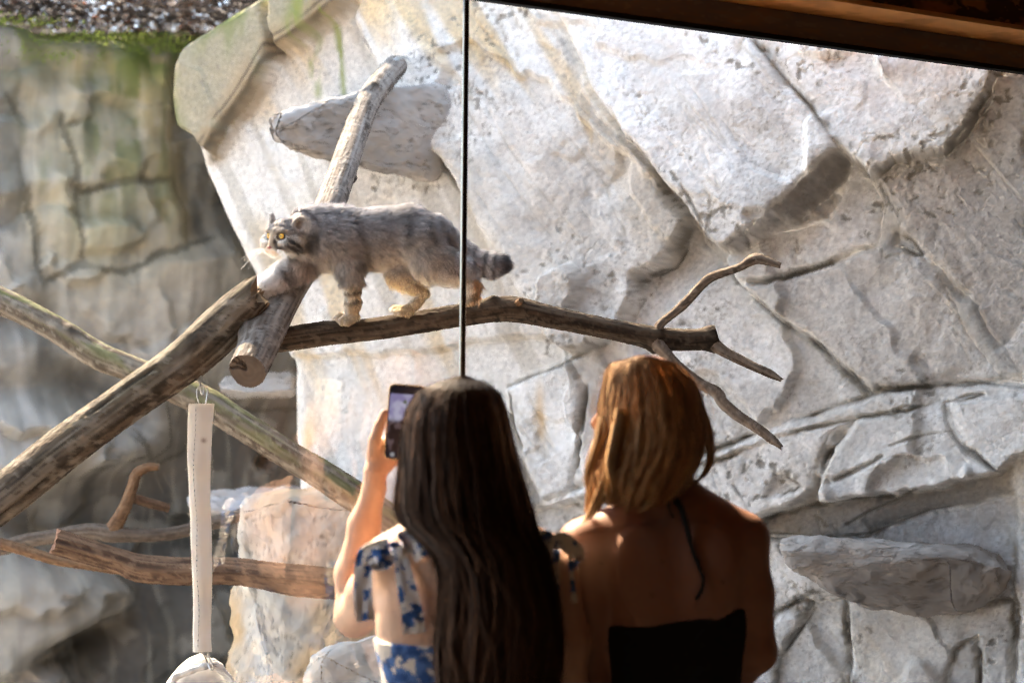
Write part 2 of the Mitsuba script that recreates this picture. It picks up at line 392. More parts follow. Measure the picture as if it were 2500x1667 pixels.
fissures = [
    [(1790, 690), (1850, 730), (1905, 772), (2000, 852), (2092, 930)], [(2155, 455), (2200, 560), (2262, 612), (2352, 722), (2432, 850), (2492, 925)],
    [(1750, 1092), (1870, 1048), (1932, 1028), (2045, 992), (2130, 966), (2222, 946), (2390, 936), (2500, 946)], [(1870, 1076), (1960, 1048), (2085, 1024), (2190, 1000), (2300, 984), (2400, 962)],
    [(2142, 442), (2192, 402), (2250, 392), (2312, 380), (2352, 332), (2420, 250)], [(1672, 552), (1650, 602), (1624, 650), (1566, 670)], [(1556, 730), (1530, 790), (1482, 842)],
    [(1362, 40), (1395, 120), (1425, 180)], [(1500, 300), (1560, 372), (1620, 442), (1690, 522), (1740, 600)], [(1075, 395), (1130, 470), (1200, 592), (1262, 692), (1350, 812)],
    [(1228, 945), (1260, 1100), (1312, 1222)], [(1392, 1190), (1430, 1050), (1440, 940)], [(1860, 1312), (2000, 1318), (2110, 1312), (2262, 1252), (2460, 1216)], [(1885, 1495), (1955, 1473), (2056, 1454)],
    [(1985, 1480), (1955, 1530), (1905, 1600)], [(2064, 374), (2100, 410), (2132, 440)], [(1780, 622), (1850, 566), (1912, 500)], [(2000, 480), (2045, 450), (2050, 430)], [(1960, 500), (2010, 505), (2040, 470)],
    [(1850, 1272), (1952, 1240), (2062, 1222), (2172, 1214)], [(2018, 1150), (2030, 1104), (2062, 1066)], [(1690, 545), (1745, 610), (1790, 690)], [(1840, 575), (1830, 600)],
]
pale_cracks = [   # thin cracks: line, depth, half width
    ([(1832, 92), (1930, 205), (1990, 272), (2062, 372)], 0.012, 0.004),
    ([(1349, 807), (1375, 835), (1406, 874)], 0.012, 0.005),
    ([(1225, 945), (1291, 917), (1406, 877), (1483, 839)], 0.02, 0.007),
    ([(2302, 980), (2310, 1025), (2330, 1065), (2365, 1102), (2440, 1150)], 0.015, 0.005),
    ([(2180, 1085), (2240, 1065), (2310, 1052)], 0.012, 0.004),
    ([(2050, 1165), (2140, 1125), (2160, 1110)], 0.02, 0.006),
    ([(2148, 450), (2160, 500), (2152, 520)], 0.01, 0.004),
    ([(2240, 1190), (2180, 1225), (2120, 1250), (2060, 1285)], 0.012, 0.005),
    ([(860, 60), (885, 95), (915, 150), (930, 180)], 0.018, 0.006),
    ([(1062, 395), (1090, 430), (1125, 470)], 0.025, 0.01),
    ([(2320, 360), (2370, 300), (2400, 250)], 0.015, 0.006),
    ([(1690, 460), (1720, 510), (1745, 560)], 0.012, 0.005),
    ([(2390, 1590), (2392, 1640), (2390, 1700)], 0.03, 0.008),
    ([(1800, 1180), (1830, 1220), (1850, 1265)], 0.01, 0.004),
    ([(1680, 1140), (1660, 1100), (1690, 1080)], 0.01, 0.004),
    ([(2056, 1455), (2060, 1560), (2066, 1700)], 0.035, 0.01),
]
pale.grid(-0.25, 3.75, -0.05, 3.6, 0.0044, fine=(3.1, .55, 2.95))
L, H, wx, wy = pale.label(pale_slabs, warp=0.013, seed=11)
E = pale.edges(L)
U, V = pale.U, pale.V
q3 = np.stack([U, V, 0 * U], -1)
rnd = np.array([s['rnd'] for s in pale_slabs])[L]
fill_ = np.isin(L, [i for i, s in enumerate(pale_slabs) if s['kind'] in ('under', 'dirt')])
H = harmonic(H, fill_)
H = ndimage.gaussian_filter(H, 1.6)
w = 0.028
H -= rnd * 0.012 * (1 - np.sqrt(np.clip(1 - (1 - np.clip(E / w, 0, 1)) ** 2, 0, 1)))
gate = sst(.47, .60, fbm(q3 * 5, 2, seed=4)) * np.where(rnd < .7, 0, 1) * sst(.008, .025, ndimage.distance_transform_edt(~fill_) * pale.step)
H -= 0.024 * gate * np.exp(-(E / 0.0045) ** 2)
H = ndimage.gaussian_filter(H, 0.5)
crack = np.zeros(U.shape)
jig = (fbm(q3 * 20, 3, seed=31) - .5) * 0.02
for line, dep, hw in pale_cracks:
    d = pale.polyline_dist(line, 0.07)
    m = np.exp(-((d + jig * 0.5) / hw) ** 2)
    H -= dep * m; crack = np.maximum(crack, m)
kink = (fbm(q3 * 11, 4, seed=33) - .5) * 0.05
for line in fissures:
    d = pale.polyline_dist(line, 0.06)
    m = np.exp(-((d + kink * .5) / .0042) ** 2) * sst(.36, .50, fbm(q3 * 4.5, 3, seed=34))
    H -= .020 * m; crack = np.maximum(crack, m)
ang = math.radians(-52)                                       # the bedding runs down to the right
f1 = ndimage.gaussian_filter(facets(U, V, 0.30, 0.13, 21, ang, 2.0), 1.2)
f2 = ndimage.gaussian_filter(facets(U, V, 0.09, 0.12, 22, ang, 1.5), 0.9)
calm = np.where(np.isin(L, [i for i, s in enumerate(pale_slabs) if s['kind'] in ('streak', 'olive')]), 0.12, 1.0)
calm = ndimage.gaussian_filter(np.where(fill_, .15, calm), 5)
c_, s_ = math.cos(ang), math.sin(ang)
along = np.stack([(U * c_ + V * s_) * 2.2, (-U * s_ + V * c_) * 9, 0 * U], -1)
strata = np.stack([(U * c_ + V * s_) * 1.1, (-U * s_ + V * c_) * 11 + .35 * (fbm(q3 * 5, 3, seed=16) - .5), 0 * U], -1)
sl = np.exp(-((fbm(strata, 3, seed=17) - .5) / .022) ** 2) * sst(.46, .62, fbm(q3 * 2.2, 2, seed=18)) * calm
H -= .004 * sl
H += calm * (0.9 * f1 + 0.22 * f2) + 0.030 * (fbm(q3 * 3.2, 3, seed=5) - .5) + calm * 0.022 * (fbm(along, 4, seed=6) - .5)
rough = sst(0.45, 0.7, fbm(q3 * 3.0, 3, seed=8))              # some patches are pitted, others trowelled smooth
fine = fbm(q3 * 55, 3, seed=7) - .5
clus = sst(.56, .68, fbm(q3 * 2.6, 3, seed=10))
pits = np.clip(0.34 - fbm(q3 * 42, 3, seed=9), 0, 1) * 3.0 * clus
scar = np.exp(-((fbm(q3 * np.array([13, 10, 1]), 4, seed=12) - .5) / .012) ** 2) * clus * sst(.45, .6, fbm(q3 * 17, 2, seed=13))
H += calm * (0.0025 + 0.006 * rough) * fine + calm * .003 * (fbm(q3 * 110, 2, seed=14) - .5) - 0.012 * pits - .006 * scar

# colours of the stone itself: bleached render, ochre and algae runs, grey lichen, dirt where water seeps
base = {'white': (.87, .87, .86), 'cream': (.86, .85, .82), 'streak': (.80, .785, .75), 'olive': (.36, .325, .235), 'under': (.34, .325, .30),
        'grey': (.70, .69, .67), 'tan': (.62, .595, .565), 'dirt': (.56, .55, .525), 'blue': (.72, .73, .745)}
kinds = [s['kind'] for s in pale_slabs]
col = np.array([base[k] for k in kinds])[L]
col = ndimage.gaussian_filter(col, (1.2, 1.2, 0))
is_streak = ndimage.gaussian_filter(np.isin(L, [i for i, k in enumerate(kinds) if k == 'streak']).astype(float), 10)
is_cream = ndimage.gaussian_filter(np.isin(L, [i for i, k in enumerate(kinds) if k in ('cream', 'streak')]).astype(float), 14)
is_olive = np.isin(L, [i for i, k in enumerate(kinds) if k == 'olive']).astype(float)
bend = 0.35 * (V - 1.9) ** 2 * np.sign(1.9 - V)
run = np.stack([(U + 0.42 * (V - 1.8) - bend * .4 + 0.03 * fbm(q3 * 4, 2, seed=2)) * 16, V * 0.9, 0 * U], -1)   # runs follow the slope of the face
r1 = fbm(run, 4, seed=41); r2 = fbm(run * np.array([.55, 1, 1]) + 7, 3, seed=42)
och = sst(.44, .60, r2) * np.clip(is_cream * 1.1, 0, 1) * sst(.25, .6, fbm(q3 * 1.7, 2, seed=43))
och *= np.where(U > 1.6, 0.35, 1.0)
col = lerp(col, (.66, .50, .27), np.clip(och * 0.85, 0, 1))
col = lerp(col, (.46, .43, .37), 0.55 * sst(.53, .66, r1) * is_streak)
st = fbm(q3 * 4.5, 4, seed=51)
col = lerp(col, (.43, .41, .385), 0.5 * sst(.52, .74, st) * (1 - .6 * is_streak))
col = lerp(col, (.60, .50, .40), 0.2 * sst(.50, .70, fbm(q3 * 3 + 5, 3, seed=52)))
g = fbm(q3 * 120, 2, seed=53)
spk = sst(.60, .80, g) * (0.12 + 0.88 * sst(.40, .65, fbm(q3 * 7, 3, seed=54)))
col = lerp(col, (.30, .27, .235), 0.55 * spk)
col *= (0.90 + 0.10 * fbm(q3 * 30, 3, seed=55) + .46 * (fbm(q3 * 105, 2, seed=58) - .45) + .16 * (fbm(q3 * 210, 1, seed=59) - .5) )[..., None]
col = lerp(col, (.15, .135, .11), 0.85 * np.exp(-(E / 0.005) ** 2) * gate * sst(.30, .5, fbm(q3 * 9, 3, seed=56)))
col = lerp(col, (.36, .33, .28), 0.45 * np.exp(-E / 0.02) * sst(.45, .65, fbm(q3 * 5, 3, seed=57)))
col = lerp(col, (.14, .13, .11), np.clip(crack * .8, 0, 1))
col = lerp(col, (.20, .18, .15), np.clip(pits * 4 + scar * .75, 0, .8))
# a brown weathered band along the joint of the upper slabs
jd = pale.polyline_dist([(497, 378), (540, 305), (590, 238), (640, 155), (662, 120), (720, 88), (825, 4)], 0.06)
col = lerp(col, (.34, .255, .16), .75 * np.exp(-((jd - .01) / .035) ** 2) * sst(.25, .5, fbm(q3 * 12, 3, seed=67)))
col = lerp(col, (.10, .085, .06), .8 * np.exp(-((jd - .012) / .006) ** 2) * sst(.3, .5, fbm(q3 * 8, 2, seed=68)))
col = lerp(col, (.40, .37, .31), .5 * sl * sst(.3, .6, fbm(q3 * 20, 2, seed=19)))
sw = fbm(strata * np.array([1, .35, 1]) + 3, 3, seed=20); col = lerp(col, (.55, .53, .49), .35 * sst(.52, .66, sw) * calm)
# algae: top left, running down from the joint
for (a, b, wd, ln) in (((752, 10), (742, 60), .035, .9), ((737, 70), (742, 180), .010, 1.), ((745, 150), (760, 225), .016, .8), ((806, 30), (812, 130), .008, .9), ((800, 60), (824, 240), .012, .9), ((770, 75), (755, 120), .02, .5)):
    d = pale.polyline_dist([a, b], 0.05)
    col = lerp(col, (.22, .27, .05), ln * .8 * np.exp(-(d / wd) ** 2) * sst(.3, .55, fbm(q3 * np.array([40, 10, 1]), 3, seed=61)))
alg = sst(.45, .68, fbm(np.stack([U * 9, V * 3, 0 * U], -1), 3, seed=62)) * is_olive
col = lerp(col, (.20, .23, .09), 0.6 * alg)
tl = pale.uv(430, 190)
col = lerp(col, (.13, .17, .045), .85 * is_olive * np.exp(-(((U - tl[0]) / .07) ** 2)) * sst(.3, .6, fbm(q3 * 8, 3, seed=63)))
top_edge = pale.polyline_dist([(450, 100), (520, 50), (600, 5), (680, -60)], 0.13)
col = lerp(col, (.16, .20, .06), .8 * np.exp(-(top_edge / .03) ** 2) * sst(.35, .6, fbm(q3 * 14, 3, seed=64)))
# two bare ochre bruises low on the wall
for (cx_, cy_, ru, rv) in ((752, 1070, .03, .09), (1330, 1010, .02, .10)):
    cu, cv = pale.uv(cx_, cy_)
    d = ((U - cu) / ru) ** 2 + ((V - cv) / rv) ** 2
    col = lerp(col, (.62, .42, .18), .7 * np.exp(-d * 1.2) * sst(.3, .5, fbm(q3 * 12, 3, seed=65)))
# the left edge of the face follows the photograph's contour and turns back into the corner
edge_px = [(470, -300), (470, 60), (448, 100), (432, 160), (428, 230), (436, 300), (455, 350), (478, 420), (515, 500), (560, 595), (605, 680), (640, 740), (672, 820), (690, 900), (694, 980), (700, 1060), (708, 1120), (714, 1200), (705, 1500), (690, 1900)]
ev = np.array([pale.uv(a, b, .03) for a, b in edge_px])[::-1]
edge_u = np.interp(V, ev[:, 1], ev[:, 0]) + 0.012 * (fbm(q3 * 10, 3, seed=71) - .5)
turn = np.clip(edge_u + 0.07 - U, 0, None)
H -= np.minimum(turn ** 2 / 0.09, turn * 3.0 + 0.0) + np.clip(edge_u - 0.02 - U, 0, None) * 6
# the top rim beside the net
ev2 = np.array([pale.uv(a, b, .12) for a, b in ((380, 130), (455, 92), (520, 48), (600, 2), (680, -50), (900, -140))])
rim = np.interp(U, ev2[:, 0], ev2[:, 1])
over = np.clip(V - rim + 0.03, 0, None) * (U < ev2[-1, 0])
H -= np.minimum(over ** 2 / 0.03, over * 3)
scene_grain = bumped('rock_pale', lambda p, n, uv: mikit.fbm(p.x * 150, p.y * 150, p.z * 150, 3), 0.007, rough=0.92, spec=0.15, eps=7e-4)
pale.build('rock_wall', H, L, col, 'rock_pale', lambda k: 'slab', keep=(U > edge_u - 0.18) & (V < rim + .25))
lab('rock_wall', 'huge pale artificial rock wall with diagonal cracks and ochre streaks behind the cat', 'rock wall', kind='thing')
PALE = dict(U=U, V=V)
# --- the mossy wall at the back of the enclosure, left
back = Wall(P(-330, 833, 6.0), P(820, 833, 6.95))
back_slabs = [
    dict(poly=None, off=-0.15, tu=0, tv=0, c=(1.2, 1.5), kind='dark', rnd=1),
    S([(-400, 40), (82, 42), (100, 75), (112, 140), (60, 160), (20, 172), (-400, 130)], 0.067, 0, -0.1, 'pinkgrey'),
    S([(98, 72), (330, 76), (450, 82), (430, 260), (312, 240), (310, 158), (140, 172), (118, 130)], 0.058, 0, -0.1, 'moss'),
    S([(-400, 132), (20, 174), (112, 150), (142, 205), (110, 236), (45, 258), (10, 210), (-400, 160)], 0.063, 0, 0.05, 'pinkgrey'),
    S([(-400, 165), (5, 200), (42, 258), (64, 440), (92, 600), (108, 680), (112, 760), (-400, 720)], 0.067, 0, 0, 'lightgrey'),
    S([(142, 212), (308, 160), (312, 240), (270, 265), (168, 300), (146, 252)], 0.050, 0, 0.05, 'olive'),
    S([(170, 305), (300, 258), (440, 250), (440, 425), (300, 440), (196, 462), (178, 370)], 0.051, 0, -0.05, 'olive'),
    S([(46, 260), (112, 240), (142, 215), (165, 305), (190, 462), (208, 640), (108, 682), (74, 460)], 0.054, 0, 0, 'ochre'),
    S([(192, 466), (440, 428), (480, 520), (470, 590), (400, 615), (312, 664), (210, 645)], 0.050, 0, 0.08, 'ochre'),
    S([(110, 688), (210, 650), (312, 668), (400, 620), (470, 595), (560, 570), (760, 800), (760, 960), (300, 960), (140, 880)], 0.039, -0.03, 0.1, 'grey'),
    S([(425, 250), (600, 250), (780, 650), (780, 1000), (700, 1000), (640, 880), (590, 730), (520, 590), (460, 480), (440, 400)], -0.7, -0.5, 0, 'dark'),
    S([(-400, 770), (115, 800), (142, 935), (-400, 968)], 0.061, 0, 0.03, 'grey'),
    S([(-400, 975), (42, 962), (62, 1000), (50, 1012), (-400, 1030)], 0.064, 0, -0.1, 'lightgrey'),
    S([(50, 966), (145, 940), (158, 985), (72, 1002)], 0.063, 0, -0.1, 'lightgrey'),
    S([(145, 830), (170, 850), (175, 960), (215, 1030), (160, 990)], 0.054, 0, 0, 'ochre'),
    S([(-400, 1035), (160, 1000), (260, 1010), (420, 1120), (300, 1152), (200, 1150), (100, 1190), (-400, 1180)], 0.220, 0, -0.3, 'lightgrey'),
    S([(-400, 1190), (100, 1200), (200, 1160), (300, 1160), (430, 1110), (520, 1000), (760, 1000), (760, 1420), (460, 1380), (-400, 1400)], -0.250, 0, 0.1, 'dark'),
    S([(300, 1000), (330, 960), (420, 970), (450, 1100), (400, 1130)], 0.042, 0.1, 0, 'grey'),
    S([(-400, 1390), (90, 1350), (175, 1380), (185, 1412), (120, 1455), (-400, 1520)], 0.300, 0, -0.3, 'grey'),
    S([(-400, 1525), (125, 1460), (200, 1405), (310, 1400), (392, 1482), (394, 1500), (285, 1542), (200, 1585), (100, 1625), (30, 1700), (-400, 1750)], 0.340, 0, -0.15, 'grey'),
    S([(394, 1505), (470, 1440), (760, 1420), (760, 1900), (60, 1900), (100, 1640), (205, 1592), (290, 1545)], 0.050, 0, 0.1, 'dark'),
    S([(40, 1690), (90, 1650), (180, 1640), (240, 1800), (0, 1900)], 0.320, 0, -0.3, 'grey'),
]
back.grid(-0.4, 2.3, 0.0, 3.12, 0.009)
L, H, wx, wy = back.label(back_slabs, warp=0.012, seed=31)
E = back.edges(L); U, V = back.U, back.V
q3 = np.stack([U + 7, V, 0 * U], -1)
H = ndimage.gaussian_filter(H, 4.5)
H -= 0.002 * (1 - np.sqrt(np.clip(1 - (1 - np.clip(E / .05, 0, 1)) ** 2, 0, 1))) + 0.009 * sst(.50,.62,fbm(q3*4,2,seed=44)) * np.exp(-(E / 0.007) ** 2)
H += 1.1 * ndimage.gaussian_filter(facets(U, V, 0.26, 0.17, 41, 0.2, 1.4), 1) + 0.03 * (fbm(q3 * 4, 4, seed=45) - .5) + 0.006 * (fbm(q3 * 30, 3, seed=46) - .5)
bb = {'pinkgrey': (.48, .45, .40), 'moss': (.25, .26, .12), 'lightgrey': (.56, .545, .52), 'olive': (.43, .40, .30), 'ochre': (.50, .45, .31), 'grey': (.40, .37, .33), 'dark': (.13, .122, .11)}  # 'dark' paints the shade of the corner and hollows into the stone
kinds = [s['kind'] for s in back_slabs]
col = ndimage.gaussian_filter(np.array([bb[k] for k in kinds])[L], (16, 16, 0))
n1 = fbm(np.stack([U * 14, V * 3, 0 * U], -1), 4, seed=47); n2 = fbm(q3 * 5, 4, seed=48)
isg = ndimage.gaussian_filter(np.isin(L, [i for i, k in enumerate(kinds) if k in ('olive', 'ochre', 'moss')]).astype(float), 13)
n3 = fbm(np.stack([U * 22, V * 1.6, 0 * U], -1), 4, seed=53)
col = lerp(col, (.50, .40, .20), .5 * sst(.46, .62, n2) * isg)
col = lerp(col, (.60, .57, .48), .28 * sst(.52, .64, n3))
col = lerp(col, (.10, .10, .075), .25 * sst(.54, .68, fbm(np.stack([U * 17 + 5, V * 1.3, 0 * U], -1), 4, seed=54)))
col = lerp(col, (.13, .16, .05), .85 * sst(.44, .62, n1) * isg * sst(1.7, 2.8, V))
col = lerp(col, (.47, .45, .40), .45 * sst(.55, .7, fbm(q3 * 9, 3, seed=49)))
col = lerp(col, (.10, .095, .08), .6 * sst(.54, .72, fbm(np.stack([U * 6, V * 2.2, 0 * U], -1), 4, seed=50)))
col = lerp(col, (.12, .145, .04), .8 * sst(2.66, 2.92, V + .25 * (fbm(q3 * np.array([5, 2, 1]), 3, seed=61) - .5)) * sst(.38, .56, fbm(q3 * 6, 3, seed=62)))
mp = np.array(back.uv(370, 120, .1))
col = lerp(col, (.10, .17, .03), .9 * np.exp(-((U - mp[0]) / .16) ** 2 - ((V - mp[1]) / .12) ** 2) * sst(.3, .5, fbm(q3 * 9, 3, seed=58)))
col = lerp(col, (.05, .065, .02), .8 * sst(2.93, 2.99, V + .09 * (fbm(q3 * 7, 3, seed=59) - .4)))
col = lerp(col, (.08, .075, .055), .6 * np.exp(-(E / .006) ** 2) * sst(.49, .60, fbm(q3 * 4, 2, seed=44)))
col *= (0.9 + .2 * fbm(q3 * 40, 2, seed=60))[..., None]
bumped('rock_back', lambda p, n, uv: mikit.fbm(p.x * 120, p.y * 120, p.z * 120, 3), 0.004, rough=0.92, spec=0.15)
topv = np.interp(U, *np.array([back.uv(a, b, .12) for a, b in ((-300, 45), (60, 44), (90, 52), (104, 72), (140, 82), (330, 78), (450, 84), (800, 60))]).T)
over = np.clip(V - topv + 0.03, 0, None)
H -= np.minimum(over ** 2 / 0.02, over * 3)
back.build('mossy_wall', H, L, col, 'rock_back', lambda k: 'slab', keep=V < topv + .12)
lab('mossy_wall', 'olive and ochre rock wall with green moss along its top in the shaded corner', 'rock wall', kind='thing')

# --- ledges and boulders: rounded stones with hammered faces
def stone(name, pts, label, cat, mat_, base, dark, seed, h=0.012, disp=0.028, fine=0.010, round_=50, ochre=0.0, freq=7, sub=True):
    pts = np.array(pts); pts = pts.mean(0) + (pts - pts.mean(0)) * 1.05
    m = trimesh.convex.convex_hull(pts)
    v, f = trimesh.remesh.subdivide_to_size(m.vertices, m.faces, h * 1.6, max_iter=12)
    m = trimesh.Trimesh(v, f, process=True)
    relax(m, round_, .5, 0.0); relax(m, 6)
    n = vnormals(m); p = np.array(m.vertices)
    d = disp * (fbm(p * freq, 3, seed=seed) - .5) * 2 + fine * 2 * (fbm(p * 30, 3, seed=seed + 1) - .5) + 0.5 * fine * (fbm(p * 90, 2, seed=seed + 2) - .5)
    cut = np.abs(fbm(p * np.array([18, 18, 30]), 3, seed=seed + 3) - .5)
    groove = np.exp(-(cut / .016) ** 2) * sst(.38, .55, fbm(p * 11, 2, seed=seed + 4))
    v = p + n * (d - 0.004 * groove)[:, None]
    m.vertices = v
    c = lerp(np.tile(base, (len(v), 1)), dark, sst(.42, .75, fbm(p * 6, 4, seed=seed + 5)) * .6)
    c = lerp(c, (.60, .50, .40), .3 * sst(.5, .7, fbm(p * 9, 3, seed=seed + 6)))
    if ochre: c = lerp(c, (.55, .37, .18), ochre * sst(.42, .62, fbm(p * np.array([5, 5, 3]), 3, seed=seed + 7)))
    c = lerp(c, (.16, .145, .12), .7 * groove)
    c *= (.88 + .24 * fbm(p * 60, 2, seed=seed + 8))[:, None]
    k = obj(name, m, mat_, color=np.clip(c, .01, .9), normals=vnormals(m))
    lab(k, label, cat)
    return k

def PP(*l): return [P(*a) for a in l]
stone('rock_ledge', PP((664, 300, 5.0), (662, 322, 5.0), (672, 346, 5.02), (690, 284, 5.02), (800, 248, 5.12), (900, 224, 5.22), (1000, 216, 5.35), (1078, 214, 5.42), (1095, 240, 5.45), (676, 345, 5.02), (720, 376, 5.12), (800, 394, 5.22), (900, 414, 5.34), (960, 424, 5.42), (1060, 434, 5.5), (1108, 330, 5.48), (820, 250, 5.85), (1060, 225, 5.85), (820, 330, 5.9), (1080, 400, 5.85)),
      'grey hammered stone ledge high on the pale wall under the upper end of the log', 'rock ledge', 'rock_pale', (.46, .45, .44), (.28, .27, .26), 101)
stone('rock_ledge', PP((1906, 1350, 4.66), (1912, 1332, 4.68), (1955, 1320, 4.72), (2060, 1322, 4.70), (2200, 1338, 4.66), (2330, 1362, 4.64), (2430, 1380, 4.66), (2462, 1400, 4.7), (1922, 1388, 4.66), (1985, 1420, 4.68), (2060, 1452, 4.72), (2150, 1488, 4.76), (2235, 1506, 4.78), (2330, 1492, 4.76), (2430, 1452, 4.74), (2460, 1410, 4.72), (1960, 1316, 5.1), (2420, 1330, 5.0), (2000, 1400, 5.15), (2400, 1450, 5.05)),
      'grey hammered stone ledge jutting from the wall beside the woman in black', 'rock ledge', 'rock_pale', (.42, .405, .39), (.26, .24, .225), 121)
stone('rock_ledge', PP((433, 1222, 5.95), (470, 1210, 6.0), (700, 1180, 6.5), (740, 1185, 6.6), (690, 1240, 5.95), (560, 1250, 5.85), (450, 1235, 5.88), (520, 1270, 6.0), (700, 1300, 6.2)),
      'flat bluish grey stone shelf low in the dark recess behind the hanging strap', 'rock ledge', 'rock_back', (.50, .49, .50), (.36, .34, .33), 141, h=.02)
stone('rock_ledge', PP((525, 935, 6.3), (560, 912, 6.5), (720, 905, 6.6), (720, 950, 6.2), (600, 958, 6.1), (530, 945, 6.15), (720, 975, 6.6), (560, 965, 6.6)),
      'narrow grey stone shelf in the recess behind the cut end of the log', 'rock ledge', 'rock_back', (.55, .53, .51), (.40, .37, .34), 151, h=.02)
stone('boulder', PP((590, 1235, 5.18), (600, 1420, 5.15), (585, 1500, 5.3), (700, 1192, 5.4), (850, 1222, 5.3), (880, 1240, 5.2), (930, 1480, 5.2), (960, 1900, 5.2), (560, 1900, 5.35), (620, 1215, 5.5), (860, 1230, 5.7), (690, 1210, 5.16), (600, 1300, 5.6), (700, 1800, 5.05)),
      'tall tan and ochre boulder standing behind the brown log', 'boulder', 'rock_back', (.50, .48, .43), (.36, .345, .31), 161, ochre=.75, h=.014, disp=.035)
stone('boulder', PP((735, 1660, 4.95), (790, 1600, 4.9), (868, 1562, 4.95), (980, 1530, 5.0), (1010, 1700, 4.9), (740, 1800, 4.85), (1000, 1850, 4.9), (800, 1600, 5.3), (990, 1540, 5.3)),
      'rounded light grey boulder at the foot of the tan one, beside the printed dress', 'boulder', 'rock_back', (.56, .55, .52), (.42, .40, .36), 181, h=.014, disp=.03)

# --- ground
def ground_sheet():
    g = np.linspace(-9, 9, 130); x, y = np.meshgrid(g, g + 6, indexing='ij')
    p = np.stack([x, y, 0 * x], -1)
    z = 0.06 * (fbm(p * 1.5, 3, seed=5) - .5) + 0.02 * (fbm(p * 7, 3, seed=6) - .5) - .02
    i, j = np.meshgrid(np.arange(129), np.arange(129), indexing='ij'); a = (i * 130 + j).ravel()
    f = np.vstack([np.stack([a, a + 130, a + 131], 1), np.stack([a, a + 131, a + 1], 1)])
    v = np.stack([x, y, z], -1).reshape(-1, 3)
    c = lerp(lerp(np.tile((.46, .43, .39), (len(v), 1)), (.55, .52, .48), fbm(v * 2, 3, seed=7)), (.30, .28, .25), sst(.5, .7, fbm(v * 4, 3, seed=8)))
    k = obj('ground', (v, f), 'soil', color=c, smooth=True)
    lab(k, kind='structure')
mat('soil', rough=.95, spec=.1)
ground_sheet()

# ------------------------------------------------------------------ branches
bumped('bark', lambda p, n, uv: mikit.fbm(uv.x * 60, uv.y * 900, 0.0, 3) + 0.5 * mikit.fbm(p.x * 300, p.y * 300, p.z * 300, 2), 0.0035, rough=0.85, spec=0.2, eps=6e-4)
mat('end_grain', rough=.9, spec=.15)

